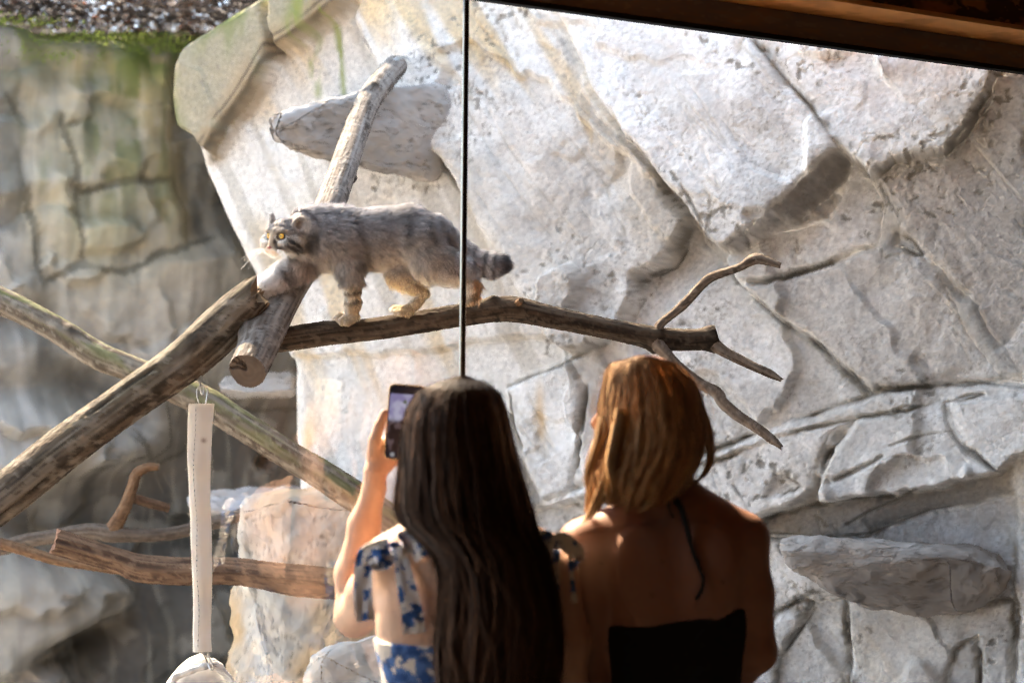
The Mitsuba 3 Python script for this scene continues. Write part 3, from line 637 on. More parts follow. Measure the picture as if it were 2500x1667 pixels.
STY = {
    'main': dict(base=(.155, .118, .084), dark=(.038, .029, .022), light=(.34, .295, .24), amt=.8),
    'main2': dict(base=(.115, .083, .058), dark=(.026, .02, .016), light=(.20, .16, .12), amt=.75),
    'log': dict(base=(.205, .175, .15), dark=(.06, .048, .04), light=(.42, .395, .37), amt=.8),
    'mossy': dict(base=(.20, .16, .12), dark=(.07, .055, .04), light=(.38, .34, .28), amt=.6),
    'brown': dict(base=(.19, .115, .075), dark=(.06, .034, .024), light=(.29, .19, .125), amt=.8),
    'grey': dict(base=(.17, .13, .10), dark=(.075, .055, .043), light=(.24, .20, .165), amt=.5),
    'twig': dict(base=(.22, .165, .12), dark=(.06, .043, .032), light=(.37, .31, .26), amt=.6),
    'thin': dict(base=(.24, .135, .075), dark=(.09, .047, .027), light=(.34, .22, .13), amt=.6),
}
def branch_mesh(pts, style, seed, sides=40, step=.007, knots=(), rough=.06, moss=0.0, jag=(0, 0), ridges=.5, splits_=()):
    """pts: (px, py, depth, radius in photograph pixels). Returns mesh, colours."""
    q = np.array([np.r_[P(a, b, d), r * d / FPX] for a, b, d, r in pts])
    length = np.linalg.norm(np.diff(q[:, :3], axis=0), axis=1).sum()
    n = max(8, int(length / step))
    s = spline(q, n); c, r = s[:, :3], np.maximum(s[:, 3], .002)
    t, N, B = frames(c)
    a = np.arange(sides) * 2 * np.pi / sides
    ca, sa = np.cos(a), np.sin(a)
    arc = np.r_[0, np.cumsum(np.linalg.norm(np.diff(c, axis=0), axis=1))]
    st = STY[style]
    rm = r.mean()
    def nz(fl, fa, seed_, oc=3):
        return fbm(np.stack([arc[:, None] * fl + 0 * ca[None], 0 * arc[:, None] + fa * ca[None] + 30, 0 * arc[:, None] + fa * sa[None] + 9], -1), oc, seed=seed_)
    lump = nz(.22 / rm, .9, seed)                         # broad swellings
    cord = nz(.06 / rm, 4.0, seed + 1)                    # long fibres
    fib = nz(3.0, 9.0, seed + 2)
    R = r[:, None] * (1 + rough * 3.2 * (lump - .5) + rough * 1.6 * ridges * (cord - .5) + rough * .7 * (fib - .5))
    dirs = ca[None, :, None] * N[:, None] + sa[None, :, None] * B[:, None]
    pos = c[:, None] + R[..., None] * dirs
    knotm = np.zeros(R.shape)
    for kx, ky, kd, kr, kh in knots:
        p = P(kx, ky, kd); d = np.linalg.norm(pos - p, axis=-1)
        m = np.exp(-(d / kr) ** 2)
        pos = pos + dirs * (kh * m * (1 + .8 * (nz(30, 6, seed + 17) - .5)))[..., None]
        knotm = np.maximum(knotm, m)
    splitm = np.zeros(R.shape)
    for sa_, s0_, s1_, sw_, sd_ in splits_:
        da = np.angle(np.exp(1j * (a[None] - sa_ - .25 * (fbm(np.stack([arc[:, None] * 9, 0 * arc[:, None], 0 * arc[:, None] + seed], -1), 2, seed=seed + 21) - .5)))) * r[:, None]
        m = np.exp(-(da / sw_) ** 2) * (sst(s0_, s0_ + .05, arc) * sst(s1_, s1_ - .05, arc))[:, None]
        pos = pos - dirs * (sd_ * m)[..., None]; splitm = np.maximum(splitm, m)
    pos = pos + dirs * (0.0016 * (fbm(pos * 120, 2, seed=seed + 3) - .5) * 2 * np.minimum(1, rm / .02))[..., None]
    up = dirs[..., 2]
    col = np.tile(st['base'], R.shape + (1,)).astype(float)
    col = lerp(col, st['light'], st['amt'] * sst(.42, .66, nz(2.2, 2.6, seed + 4, 4)))
    col = lerp(col, st['dark'], st['amt'] * sst(.50, .68, nz(7, 3.2, seed + 5, 4)))
    col = lerp(col, st['dark'], .55 * sst(.52, .66, nz(4.0, 11, seed + 6, 3)))
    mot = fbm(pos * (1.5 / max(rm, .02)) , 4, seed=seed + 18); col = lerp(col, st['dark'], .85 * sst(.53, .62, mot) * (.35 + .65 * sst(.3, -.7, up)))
    col = lerp(col, st['light'], .6 * sst(.54, .66, fbm(pos * (2.2 / max(rm, .02)), 4, seed=seed + 19)))
    pit = sst(.64, .74, fbm(pos * 160, 2, seed=seed + 20)); col = lerp(col, st['dark'], .6 * pit)
    col = lerp(col, np.array(st['light']) * 1.1, .45 * sst(.56, .70, nz(3.5, 14, seed + 16, 3)))
    if moss:
        mm = moss * sst(.42, .58, nz(7, 2.5, seed + 7, 4)) * sst(-.5, .6, up + .5 * (nz(4, 2, seed + 8) - .5))
        col = lerp(col, (.21, .215, .085), np.clip(mm * .75, 0, .8))
        col = lerp(col, (.34, .33, .20), .6 * np.clip(mm, 0, 1) * sst(.48, .66, nz(26, 7, seed + 9)))
        col = lerp(col, (.10, .115, .035), .6 * np.clip(mm, 0, 1) * sst(.52, .66, nz(18, 6, seed + 22)))
    col = lerp(col, (.035, .027, .02), np.clip(knotm * 1.1, 0, .92) * sst(.25, .5, nz(20, 5, seed + 10)))
    col = lerp(col, (.02, .015, .012), .92 * splitm)
    col *= .80 * (.80 + .40 * nz(45, 22, seed + 11, 2))[..., None]
    # broken ends
    for e, (idx, sg) in enumerate(((0, -1), (-1, 1))):
        if jag[e]:
            k = max(2, int(jag[e] / step * 1.2)); sl = slice(0, k) if e == 0 else slice(-k, None)
            ww = np.linspace(1, 0, k) if e == 0 else np.linspace(0, 1, k)
            j = fbm(np.stack([ca * 2.5 + seed, sa * 2.5, 0 * ca], -1), 3, seed=seed + 12)
            pos[sl] += (sg * t[sl][:, None] * (jag[e] * 2.2 * (j[None] - .45) * ww[:, None])[..., None])
    v = pos.reshape(-1, 3)
    ns = len(c)
    uv = np.stack([(arc[:, None] + 0 * ca[None]).ravel(), np.tile(np.abs(a / (2 * np.pi) - .5) * rm * 2, (ns, 1)).ravel()], 1)
    i, j = np.meshgrid(np.arange(ns - 1), np.arange(sides), indexing='ij')
    a0, a1 = i * sides + j, i * sides + (j + 1) % sides
    f = np.vstack([np.stack([a0, a1, a1 + sides], -1).reshape(-1, 3), np.stack([a0, a1 + sides, a0 + sides], -1).reshape(-1, 3)])
    ends = [v[:sides], v[-sides:]]
    return trimesh.Trimesh(v, f, process=False), np.clip(col.reshape(-1, 3), .004, .9), uv, ends, (c, r, t)

def cap_mesh(ring, tip, seed, base, dark, rings=7, dome=.0, splits=3):
    """The sawn or snapped face at a branch's end: growth rings and drying splits cut into it."""
    cen = ring.mean(0); n = len(ring); rel = ring - cen
    fr = np.linspace(0, 1, rings + 1)[1:]
    v = [cen[None]]; c = [np.array([base])]
    ang = np.arange(n) * 2 * np.pi / n
    rng = np.random.default_rng(seed); sp = rng.uniform(0, 2 * np.pi, splits)
    for k, x in enumerate(fr):
        w = np.zeros(n)
        for s in sp: w = np.maximum(w, np.exp(-(np.angle(np.exp(1j * (ang - s - .15 * math.sin(5 * x)))) * max(x, .15) / .05) ** 2))
        off = dome * (1 - x * x) + .004 * (fbm(np.stack([rel[:, 0] * 60 * x, rel[:, 1] * 60 * x, rel[:, 2] * 60 * x + seed], -1), 2, seed=seed) - .5) * (x < .99) - .006 * w * (x < .99)
        v.append(cen + rel * x + tip * off[:, None])
        cc = lerp(np.tile(base, (n, 1)), dark, .16 * (k % 2) + .4 * fbm(rel * 50 * x + 3, 2, seed=seed + 1))
        c.append(lerp(cc, (.03, .022, .016), .85 * w))
    v = np.vstack(v); c = np.vstack(c)
    f = []
    for j in range(n): f.append([0, 1 + j, 1 + (j + 1) % n])
    for k in range(rings - 1):
        for j in range(n):
            p, q = 1 + k * n + j, 1 + k * n + (j + 1) % n
            f += [[p, p + n, q + n], [p, q + n, q]]
    return trimesh.Trimesh(v, np.array(f), process=False), np.clip(c, .004, .9)

def branch(name, pts, style, seed, label, cat, parent=None, part='wood', caps=(True, True), capcol=((.24, .185, .135), (.10, .075, .055)), dome=(.0, .0), splits=3, group=None, **kw):
    root = numbered(name) if parent is None else parent
    m, col, uv, ends, (c, r, t) = branch_mesh(pts, style, seed, **kw)
    w = obj(part, m, 'bark', root, color=col, normals=vnormals(m), uv=uv)
    for e in (0, 1):
        if caps[e]:
            cm, cc = cap_mesh(ends[e], -t[0] if e == 0 else t[-1], seed + 50 + e, *capcol, dome=dome[e], splits=splits)
            obj('cut_end' if parent is None else 'broken_tip', cm, 'end_grain', root if parent is None else w, color=cc, smooth=False)
    if parent is None: lab(root, label, cat, group)
    return root

A_PTS = [(-260, 1400, 3.72, 60), (-120, 1303, 3.75, 58), (0, 1219, 3.79, 56), (150, 1099, 3.82, 53), (290, 997, 3.85, 51), (450, 883, 3.89, 53), (530, 812, 3.90, 56), (590, 752, 3.90, 50), (628, 716, 3.90, 42)]
branch('thick_branch', A_PTS, 'main', 301, 'thick weathered branch rising from the lower left corner to a snapped end under the paw', 'branch', moss=.10,
       knots=[(466, 838, 3.83, .036, .016), (470, 812, 3.83, .016, .012), (456, 905, 3.86, .020, .006)], splits_=[(.9, .55, .80, .004, .006), (2.2, .2, .45, .003, .004)], rough=.05, jag=(0, .035), capcol=((.27, .20, .13), (.10, .07, .045)), dome=(0, .0), sides=56, step=.005)
C_PTS = [(604, 906, 3.77, 47), (622, 866, 3.83, 49), (648, 804, 3.92, 49), (690, 735, 4.04, 41), (737, 658, 4.16, 38), (776, 570, 4.32, 37), (810, 492, 4.46, 36), (846, 393, 4.68, 33), (875, 304, 4.9, 32), (911, 229, 5.12, 30), (942, 190, 5.28, 28), (968, 160, 5.38, 27)]
branch('leaning_log', C_PTS, 'log', 331, 'pale grey leaning log with a dark sawn end, passing behind the cat', 'log', moss=.0,
       knots=[(908, 313, 4.86, .012, .012), (915, 214, 5.08, .02, .012), (874, 440, 4.62, .012, .014), (592, 800, 3.86, .03, .012)], splits_=[(-1.35, .05, .32, .004, .010), (-2.2, .45, 1.1, .004, .008), (-1.0, 1.2, 1.8, .005, .010), (-1.9, 1.5, 1.95, .004, .008)], rough=.07, capcol=((.135, .105, .083), (.07, .053, .042)), sides=56, step=.005)
B_PTS = [(630, 838, 4.02, 28), (700, 828, 4.04, 29), (800, 813, 4.06, 29), (900, 804, 4.08, 28), (1020, 787, 4.1, 28), (1120, 771, 4.13, 28), (1200, 758, 4.16, 30), (1262, 757, 4.18, 31), (1355, 777, 4.22, 27), (1483, 802, 4.28, 26), (1610, 826, 4.33, 28), (1690, 829, 4.36, 26), (1735, 824, 4.38, 27), (1752, 820, 4.38, 22)]
bk = branch('long_branch', B_PTS, 'main2', 361, 'long dark branch the cat walks on, ending in three broken twigs', 'branch',
       knots=[(1204, 724, 4.14, .016, .014), (1268, 742, 4.16, .012, .010), (1608, 812, 4.30, .016, .010), (1600, 858, 4.31, .026, .016), (1748, 806, 4.36, .024, .010), (1745, 850, 4.37, .022, .012)], rough=.055, capcol=((.10, .075, .055), (.05, .035, .03)), sides=48, step=.005)
branch('', [(1606, 806, 4.31, 13), (1616, 788, 4.31, 11), (1666, 746, 4.30, 11), (1709, 700, 4.29, 11), (1738, 676, 4.28, 11), (1802, 654, 4.26, 10), (1842, 632, 4.25, 13), (1870, 636, 4.24, 11), (1904, 648, 4.23, 7)], 'twig', 371, '', '', parent=bk, part='twig', rough=.09, jag=(0, .006), sides=20, step=.004)
branch('', [(1600, 836, 4.31, 20), (1622, 860, 4.30, 15), (1659, 898, 4.29, 13), (1706, 935, 4.27, 13), (1749, 958, 4.26, 15), (1764, 982, 4.25, 14), (1802, 1015, 4.24, 13), (1848, 1044, 4.23, 12), (1885, 1072, 4.22, 11), (1906, 1090, 4.21, 6)], 'twig', 381, '', '', parent=bk, part='twig', rough=.09, jag=(0, .008), sides=20, step=.004)
branch('', [(1738, 838, 4.37, 18), (1764, 856, 4.36, 13), (1809, 879, 4.36, 12), (1848, 898, 4.35, 11), (1882, 914, 4.35, 10), (1906, 927, 4.34, 5)], 'twig', 391, '', '', parent=bk, part='twig', rough=.08, jag=(0, .008), sides=20, step=.004)
branch('', [(1262, 742, 4.16, 9), (1268, 737, 4.13, 8), (1272, 733, 4.105, 6)], 'thin', 395, '', '', parent=bk, part='twig', rough=.15, jag=(0, .005), sides=14, step=.003)
branch('mossy_branch', [(-200, 640, 4.95, 34), (0, 733, 4.88, 34), (128, 797, 4.84, 32), (239, 867, 4.8, 34), (319, 900, 4.78, 34), (496, 978, 4.75, 37), (575, 1026, 4.74, 36), (687, 1098, 4.72, 36), (783, 1156, 4.72, 36), (859, 1206, 4.72, 36), (960, 1272, 4.72, 35), (1100, 1370, 4.72, 34), (1220, 1470, 4.75, 33)], 'mossy', 401,
       'green mossy branch slanting down behind the strap and the thick branch', 'branch', moss=.95, rough=.07, sides=40, step=.007, knots=[(175, 800, 4.78, .03, .008)])
ek = branch('grey_branch', [(-140, 1350, 5.2, 20), (0, 1336, 5.2, 20), (72, 1318, 5.2, 18), (145, 1306, 5.2, 17), (217, 1296, 5.2, 19), (271, 1302, 5.2, 22), (325, 1305, 5.22, 17), (416, 1302, 5.25, 16), (518, 1277, 5.28, 17), (588, 1256, 5.3, 16), (660, 1240, 5.45, 15)], 'grey', 411,
       'thin grey brown branch low at the left with an upright fork', 'branch', rough=.07, sides=24)
branch('', [(272, 1300, 5.2, 20), (285, 1275, 5.2, 18), (302, 1243, 5.2, 16), (322, 1192, 5.2, 14), (334, 1156, 5.2, 13), (362, 1140, 5.2, 11), (388, 1139, 5.2, 9)], 'thin', 415, '', '', parent=ek, part='fork', rough=.08, sides=20)
branch('', [(318, 1214, 5.22, 12), (345, 1222, 5.24, 12), (410, 1240, 5.3, 11)], 'brown', 418, '', '', parent=ek, part='fork', rough=.08, sides=16)
branch('thin_branch', [(-120, 1290, 4.95, 13), (0, 1326, 4.95, 13), (54, 1341, 4.95, 13), (127, 1364, 4.95, 12), (181, 1375, 4.95, 11), (253, 1386, 4.95, 11), (330, 1398, 4.95, 9)], 'thin', 421,
       'thin orange brown stick lying under the sawn brown log', 'branch', rough=.08, sides=20)
branch('brown_log', [(134, 1322, 4.7, 30), (199, 1340, 4.72, 29), (289, 1367, 4.74, 28), (343, 1386, 4.75, 33), (434, 1395, 4.76, 34), (513, 1394, 4.76, 33), (601, 1399, 4.76, 33), (712, 1414, 4.76, 36), (822, 1425, 4.76, 35), (930, 1445, 4.76, 34), (1080, 1480, 4.8, 33)], 'brown', 431,
       'dark reddish brown log with coarse grain lying across in front of the tan boulder', 'log', rough=.10, ridges=1.6, sides=48, jag=(.012, 0), capcol=((.33, .19, .13), (.16, .09, .06)))
# ------------------------------------------------------------------ visitor shelter: glass, joint, steel head, roof
ga = P(1160, 0, 3.6)
rb = ray(2500, 181); gb = EYE + rb * ((ga[2] - EYE[2]) / rb[2])
G0 = np.array([ga[0], ga[1]]); GD = (gb - ga)[:2]; GD /= np.linalg.norm(GD)
GN = np.array([GD[1], -GD[0]])                                 # towards the visitors
HEAD = ga[2]                                                   # height of the glass's upper edge
def gl(s, n, z):                                               # s metres along the glass from the joint's side, n towards the visitors
    q = G0 + GD * s + GN * n
    return np.array([q[0], q[1], z])
GR = np.column_stack([np.r_[GD, 0], np.r_[-GN, 0], [0, 0, 1.0]])
def gbox(s0, s1, n0, n1, z0, z1, bevel=0.0):
    c = (gl(s0, n0, z0) + gl(s1, n1, z1)) / 2
    return box((s1 - s0, n1 - n0, z1 - z0), c, GR, bevel)
jx = ray(1134, 500)
sj = np.linalg.solve(np.column_stack([GD, -jx[:2]]), -G0)[0]   # where the joint stands along the glass
scene['clear_glass'] = {'type': 'thindielectric', 'int_ior': 1.5}
mat('rubber', (.004, .004, .005), .6, .15)
mat('glass_edge', (.30, .36, .38), .25, .5)
def pane(s0, s1, label):
    v = np.array([gl(s0, 0, .45), gl(s1, 0, .45), gl(s1, 0, HEAD + .01), gl(s0, 0, HEAD + .01)])
    k = numbered('viewing_glass')
    obj('glass', (v, np.array([[0, 1, 2], [0, 2, 3]])), 'clear_glass', k)
    return k
g1 = pane(sj - 3.4, sj - .006, ''); lab(g1, 'clear viewing glass on the strap side of the black joint', 'glass')
obj('edge', gbox(sj - .0078, sj - .0048, -.0035, .0035, .45, HEAD), 'glass_edge', g1)
g2 = pane(sj + .006, sj + 2.9, ''); lab(g2, 'clear viewing glass pane in front of the two women and the broad pale slabs', 'glass')
obj('edge', gbox(sj + .0036, sj + .0052, -.0035, .0035, .45, HEAD), 'glass_edge', g2)
def joint():
    m = gbox(sj - .0045, sj + .0033, -.003, .004, .45, HEAD)
    v, f = trimesh.remesh.subdivide_to_size(m.vertices, m.faces, .02, max_iter=12)
    v = v + .0011 * (fbm(v * np.array([0, 0, 60]) + 3, 2, seed=3) - .5)[:, None] * np.r_[GD, 0]
    return (v, f)
lab(obj('glass_joint', joint(), 'rubber'), 'thin black upright silicone joint between the two glass panes', 'joint')

def rust(p, n, uv):
    a = mikit.fbm(p.x * 9, p.y * 9, p.z * 30, 4); b = mikit.fbm(p.x * 40 + 9, p.y * 40, p.z * 60, 3)
    c = mikit.mix((.14, .112, .092), (.19, .12, .065), mikit.smoothstep(.45, .65, a))
    return mikit.mix(c, (.20, .17, .13), mikit.smoothstep(.55, .75, b) * .5)
def rust2(p, n, uv):
    a = mikit.fbm(p.x * 5, p.y * 14, p.z * 14, 4); b = mikit.fbm(p.x * 30 + 9, p.y * 50, p.z * 50, 3)
    c = mikit.mix((.09, .045, .025), (.42, .19, .05), mikit.smoothstep(.52, .64, a))
    return mikit.mix(c, (.42, .20, .06), mikit.smoothstep(.60, .72, b) * .6)
mat('rusty_steel', mikit.proc(rust), .7, .3)
mat('rust_deck', mikit.proc(rust2), .8, .2)
mat('ochre_paint', mikit.proc(lambda p, n, uv: mikit.mix((.66, .33, .11), (.50, .24, .08), mikit.smoothstep(.5, .7, mikit.fbm(p.x * 12, p.y * 12, p.z * 12, 3)))), .55, .35)
s0, s1 = sj - 3.5, sj + 3.0
root = 'steel_head'
obj('gasket', join([gbox(s0, s1, -.012, .016, HEAD - .001, HEAD + .012, .003), ]), 'rubber', root)
obj('steel_face', gbox(s0, s1, -.045, .006, HEAD + .0125, HEAD + .078), 'rusty_steel', root)
obj('flange', gbox(s0, s1, -.045, .155, HEAD + .079, HEAD + .093, .003), 'ochre_paint', root)
obj('web', gbox(s0, s1, .12, .132, HEAD + .0935, HEAD + .26), 'rust_deck', root)
lab(root, 'rusty steel beam with an orange painted flange along the top of the glass', 'steel beam')
lab(root + '__flange', 'orange brown painted flange'); lab(root + '__gasket', 'black rubber gasket')
def corrugated(s0, s1, n0, n1, z):
    s = np.linspace(s0, s1, 260); n = np.linspace(n0, n1, 3)
    v = np.array([gl(a, b, z + .018 * math.copysign(abs(math.sin(a * 28)) ** .6, math.sin(a * 28))) for a in s for b in n])
    i, j = np.meshgrid(np.arange(259), np.arange(2), indexing='ij'); a = (i * 3 + j).ravel()
    f = np.vstack([np.stack([a, a + 3, a + 4], 1), np.stack([a, a + 4, a + 1], 1)])
    return (v, f)
root = 'shelter_roof'
obj('deck', corrugated(s0, s1, .134, 6.5, HEAD + .30), 'rust_deck', root)
obj('roofing', gbox(s0 - .1, s1, -.05, 6.6, HEAD + .335, HEAD + .42), 'rusty_steel', root)
for n_ in (1.3, 2.6, 3.9, 5.2):
    obj('rafter', gbox(s0, s1, n_, n_ + .1, HEAD + .1, HEAD + .275), 'rust_deck', root)
lab(root, 'dark rusty corrugated roof over the visitors', 'roof')
mat('dark_wall', mikit.proc(lambda p, n, uv: mikit.mix((.06, .045, .034), (.035, .027, .021), mikit.fbm(p.x * 6, p.y * 6, p.z * 2, 3))), .85, .2)
def plank_wall(root, f, n, label):
    for k in range(n): obj('board', f(k), 'dark_wall', root)
    lab(root, label, 'wall')
plank_wall('shelter_wall', lambda k: gbox(s0 + .3, s1, 6.3 + .004 * (k % 2), 6.34 + .004 * (k % 2), -.01 + .2 * k, .206 + .2 * k), 15, 'dark boarded wall at the back of the visitor shelter')
plank_wall('shelter_wall_001', lambda k: gbox(s1 - .04 - .004 * (k % 2), s1 - .004 * (k % 2), 0, 6.28, -.01 + .2 * k, .206 + .2 * k), 15, 'dark boarded side wall of the visitor shelter')
plank_wall('shelter_wall_002', lambda k: gbox(s0 + .26 + .004 * (k % 2), s0 + .296 + .004 * (k % 2), .5, 6.28, -.01 + .2 * k, .206 + .2 * k), 15, 'dark boarded side wall of the visitor shelter beyond the phone')
lab(obj('pavement', gbox(s0 - 1.5, s1, -.3, 6.6, -.15, .004), 'dark_wall'), kind='structure')
root = 'sill_wall'
for k in range(12):
    a = s0 + (s1 - s0) * k / 12; obj('stone', gbox(a + .004, a + (s1 - s0) / 12 - .004, -.12, .10, .0, .45, .015), 'dark_wall', root)
lab(root, 'low dark wall carrying the glass', 'wall')

# ------------------------------------------------------------------ net over the enclosure, with leaf litter lying on it
NZ = 3.08
CATHEAD = P(704, 565, 4.03)
def net_mesh():
    ms = []; xs = np.arange(-3.6, 2.2, .12); ys = np.arange(3.0, 9.5, .12)
    v, f = [], []
    def strip(a, b, w):
        a, b = np.array(a), np.array(b); k = len(v)
        d = (b - a) / np.linalg.norm(b - a); s = np.cross(d, [0, 0, 1.0]) * w
        v.extend([a - s, b - s, b + s, a + s, a - [0, 0, w], b - [0, 0, w], b + [0, 0, w], a + [0, 0, w]])
        f.extend([[k, k + 1, k + 2], [k, k + 2, k + 3], [k + 4, k + 5, k + 6], [k + 4, k + 6, k + 7]])
    for x in xs: strip([x, 3.0, NZ], [x, 9.5, NZ], .0015)
    for y in ys: strip([-3.6, y, NZ + .002], [2.2, y, NZ + .002], .0015)
    return (np.array(v), np.array(f))
def in_enclosure(x, y):
    return ((np.stack([x, y], -1) - G0) @ GN < -.15)
mat('wire', (.05, .05, .05), .5, .5)
lab(obj('overhead_net', net_mesh(), 'wire'), 'wire net over the enclosure holding fallen leaves, at the top left', 'net')
scene['dead_leaf'] = {'type': 'principledthin', 'base_color': VC, 'roughness': .6, 'diff_trans': .7, 'spec_trans': 0.0, 'eta': 1.4}
def litter(x0, x1, y0, y1, per, size, seed, thr, colr):
    rng = np.random.default_rng(seed)
    n = int((x1 - x0) * (y1 - y0) * per)
    x, y = rng.uniform(x0, x1, n), rng.uniform(y0, y1, n)
    d = fbm(np.stack([x * 1.1, y * 1.1, 0 * x + seed], -1), 3, seed=seed) * .6 + fbm(np.stack([x * 4, y * 4, 0 * x], -1), 2, seed=seed + 1) * .4
    hit = CATHEAD + SUN * ((NZ - CATHEAD[2]) / SUN[2])               # unseen thick clump, added to keep the sun off the cat's head
    d = d + .35 * np.exp(-((x - hit[0]) ** 2 + (y - hit[1]) ** 2) / .15 ** 2)
    sun_gap = (x + 1.82) ** 2 + (y - 4.75) ** 2; d = d - .30 * np.exp(-sun_gap / .45 ** 2)  # unseen thin spot added in the litter so sun reaches the thick branch
    k = (d > thr + rng.uniform(-.06, .06, n)) & in_enclosure(x, y); x, y = x[k], y[k]; n = len(x)
    s = rng.uniform(.5, 1.2, n) * size; a = rng.uniform(0, 2 * np.pi, n)
    t1 = np.stack([np.cos(a), np.sin(a), rng.normal(0, .25, n)], 1) * s[:, None]
    t2 = np.stack([-np.sin(a), np.cos(a), rng.normal(0, .25, n)], 1) * (s * rng.uniform(.35, .7, n))[:, None]
    c = np.stack([x, y, NZ + .004 + np.abs(rng.normal(0, .02, n))], 1)
    bend = np.array([0, 0, 1.0]) * (s * .25)[:, None]
    v = np.stack([c - t1, c + t2 + bend * .3, c + t1 + bend, c - t2 + bend * .3], 1).reshape(-1, 3)
    i = np.arange(n) * 4
    f = np.vstack([np.stack([i, i + 1, i + 2], 1), np.stack([i, i + 2, i + 3], 1)])
    cc = lerp(np.tile(colr[0], (n, 1)), colr[1], rng.uniform(0, 1, n) ** 1.5)
    red = rng.uniform(size=n) < .02; cc[red] = (.30, .11, .04)
    return v, f, np.repeat(cc, 4, 0)
parts = [litter(-3.4, 2.0, 3.2, 5.9, 700, .034, 5, .60, ((.17, .15, .13), (.30, .28, .25))), litter(-3.4, 0.6, 5.9, 9.3, 5200, .026, 8, .24, ((.10, .095, .10), (.36, .35, .36)))]
at = 0; VV, FF, CC = [], [], []
for v, f, c in parts: VV.append(v); FF.append(f + at); CC.append(c); at += len(v)
lab(obj('leaf_litter', (np.vstack(VV), np.vstack(FF)), 'dead_leaf', color=np.vstack(CC)), 'grey brown fallen leaves lying on the overhead net', 'leaves', kind='stuff')
# moss tufts on the mossy wall's crest
def tufts():
    rng = np.random.default_rng(4); v, f, c = [], [], []
    spots = [(110, 86, 6.12), (210, 82, 6.2), (260, 84, 6.25), (330, 86, 6.3), (345, 92, 6.3), (360, 110, 6.35), (400, 95, 6.35), (120, 130, 6.1), (60, 48, 6.05), (30, 46, 6.0)]
    for px, py, d in spots:
        o = P(px, py, d)
        for k in range(150):
            p = o + rng.normal(0, 1, 3) * np.array([.10, .03, .012]) - np.array([0, 0, .02 * rng.random()])
            a = rng.normal(0, 1, 3); a /= np.linalg.norm(a); b = np.cross(a, [.3, .5, .8]); b /= np.linalg.norm(b)
            l = rng.uniform(.006, .018); i = len(v)
            v += [p - b * l * .3, p + b * l * .3, p + a * l]; f.append([i, i + 1, i + 2]); c += [np.array([.16, .22, .05]) * rng.uniform(.6, 1.6)] * 3
    return np.array(v), np.array(f), np.array(c)
v, f, c = tufts()
k = obj('moss', (v, f), 'dead_leaf', 'mossy_wall', color=c); lab(k, kind='stuff')

# ------------------------------------------------------------------ hanging canvas strap, its hook, and the canvas sling below
mat('steel', (.55, .54, .52), .28, .5, metallic=1.0)
bumped('canvas', lambda p, n, uv: dr.sin(uv.y * 2500) * 0.5 + 0.4 * mikit.noise(uv.x * 900, uv.y * 900), 0.0006, rough=.9, spec=.1, eps=3e-4)
mat('thread', (.10, .10, .16), .8, .1)
def strap():
    d = 3.885
    pts = [(491.5, 985, 31), (488, 1050, 29), (486.5, 1120, 28), (488, 1219, 25.5), (491, 1310, 25), (494, 1400, 24), (494, 1480, 22.5), (493, 1540, 22), (494.5, 1589, 22.5)]
    q = np.array([np.r_[P(a, b, d), r * d / FPX] for a, b, r in pts]); s = spline(q, 150)
    m = 28; a = np.arange(m) * 2 * np.pi / m
    v, uv, c = [], [], []
    z = np.linspace(0, 1, 150)
    for k in range(150):
        w, th = s[k, 3], .0042
        wob = .0035 * math.sin(z[k] * 17) + .002 * math.sin(z[k] * 41 + 1)
        edge = 1 + .018 * math.sin(z[k] * 13) + .03 * (fbm(np.array([[z[k] * 40, 1, 2]]), 2, seed=3)[0] - .5)
        x = np.sign(np.cos(a)) * np.abs(np.cos(a)) ** .7 * w * edge; y = np.sign(np.sin(a)) * np.abs(np.sin(a)) ** .45 * th
        crown = .0035 * np.cos(x / w * 2.6 + .8) * (np.sin(a) < 0)
        v.append(s[k, :3] + x[:, None] * np.array([1, .12, 0]) + (y + wob - crown * 1.0)[:, None] * np.array([-.12, 1, 0]))
        uv.append(np.stack([x, np.full(m, z[k] * .62)], 1))
        p = v[-1]
        cc = lerp(np.tile((.90, .86, .77), (m, 1)), (.64, .57, .47), .5 * sst(.5, .72, fbm(p * np.array([14, 14, 7]), 3, seed=4)))
        cc = lerp(cc, (.20, .10, .04), .8 * np.exp(-((np.linalg.norm(p - P(498, 1075, d), axis=1) / .006) ** 2)))
        c.append(cc)
    v, uv, c = np.vstack(v), np.vstack(uv), np.vstack(c)
    i, j = np.meshgrid(np.arange(149), np.arange(m), indexing='ij'); a0, a1 = (i * m + j).ravel(), (i * m + (j + 1) % m).ravel()
    f = np.vstack([np.stack([a0, a1, a1 + m], 1), np.stack([a0, a1 + m, a0 + m], 1)])
    return trimesh.Trimesh(v, f, process=False), c, uv, s
sm, sc, suv, ss = strap()
root = 'hanging_strap'
obj('webbing', sm, 'canvas', root, color=sc, normals=vnormals(sm), uv=suv)
st = []
for k in range(4, 148, 3):
    w = ss[k, 3]; p = ss[k, :3] + np.array([1, .12, 0]) * (-w * .42 + .002 * math.sin(k * .11)) + np.array([-.12, 1, 0]) * (-.0078 + .0035 * math.sin(k / 149 * 17) + .002 * math.sin(k / 149 * 41 + 1))
    st.append(box((.0013, .0012, .0052), p))
k = obj('stitching', join(st), 'thread', root); lab(k, 'dark dashed stitching', kind='stuff')
def wire(pts, r): return tube(spline(np.array(pts), 40), r, 10)
d = 3.888
obj('eye_screw', join([wire([P(489, 905, d), P(489.5, 925, d), P(489, 945, d), P(493, 962, d), P(497, 955, d), P(496, 945, d), P(491, 943, d)], .0022)]), 'steel', root)
obj('loop', wire([P(487, 990, d), P(481, 965, d), P(481.5, 950, d), P(488, 942, d - .004), P(496, 941.5, d - .004), P(505, 948, d), P(506.5, 962, d), P(501, 990, d)], .0020), 'steel', root)
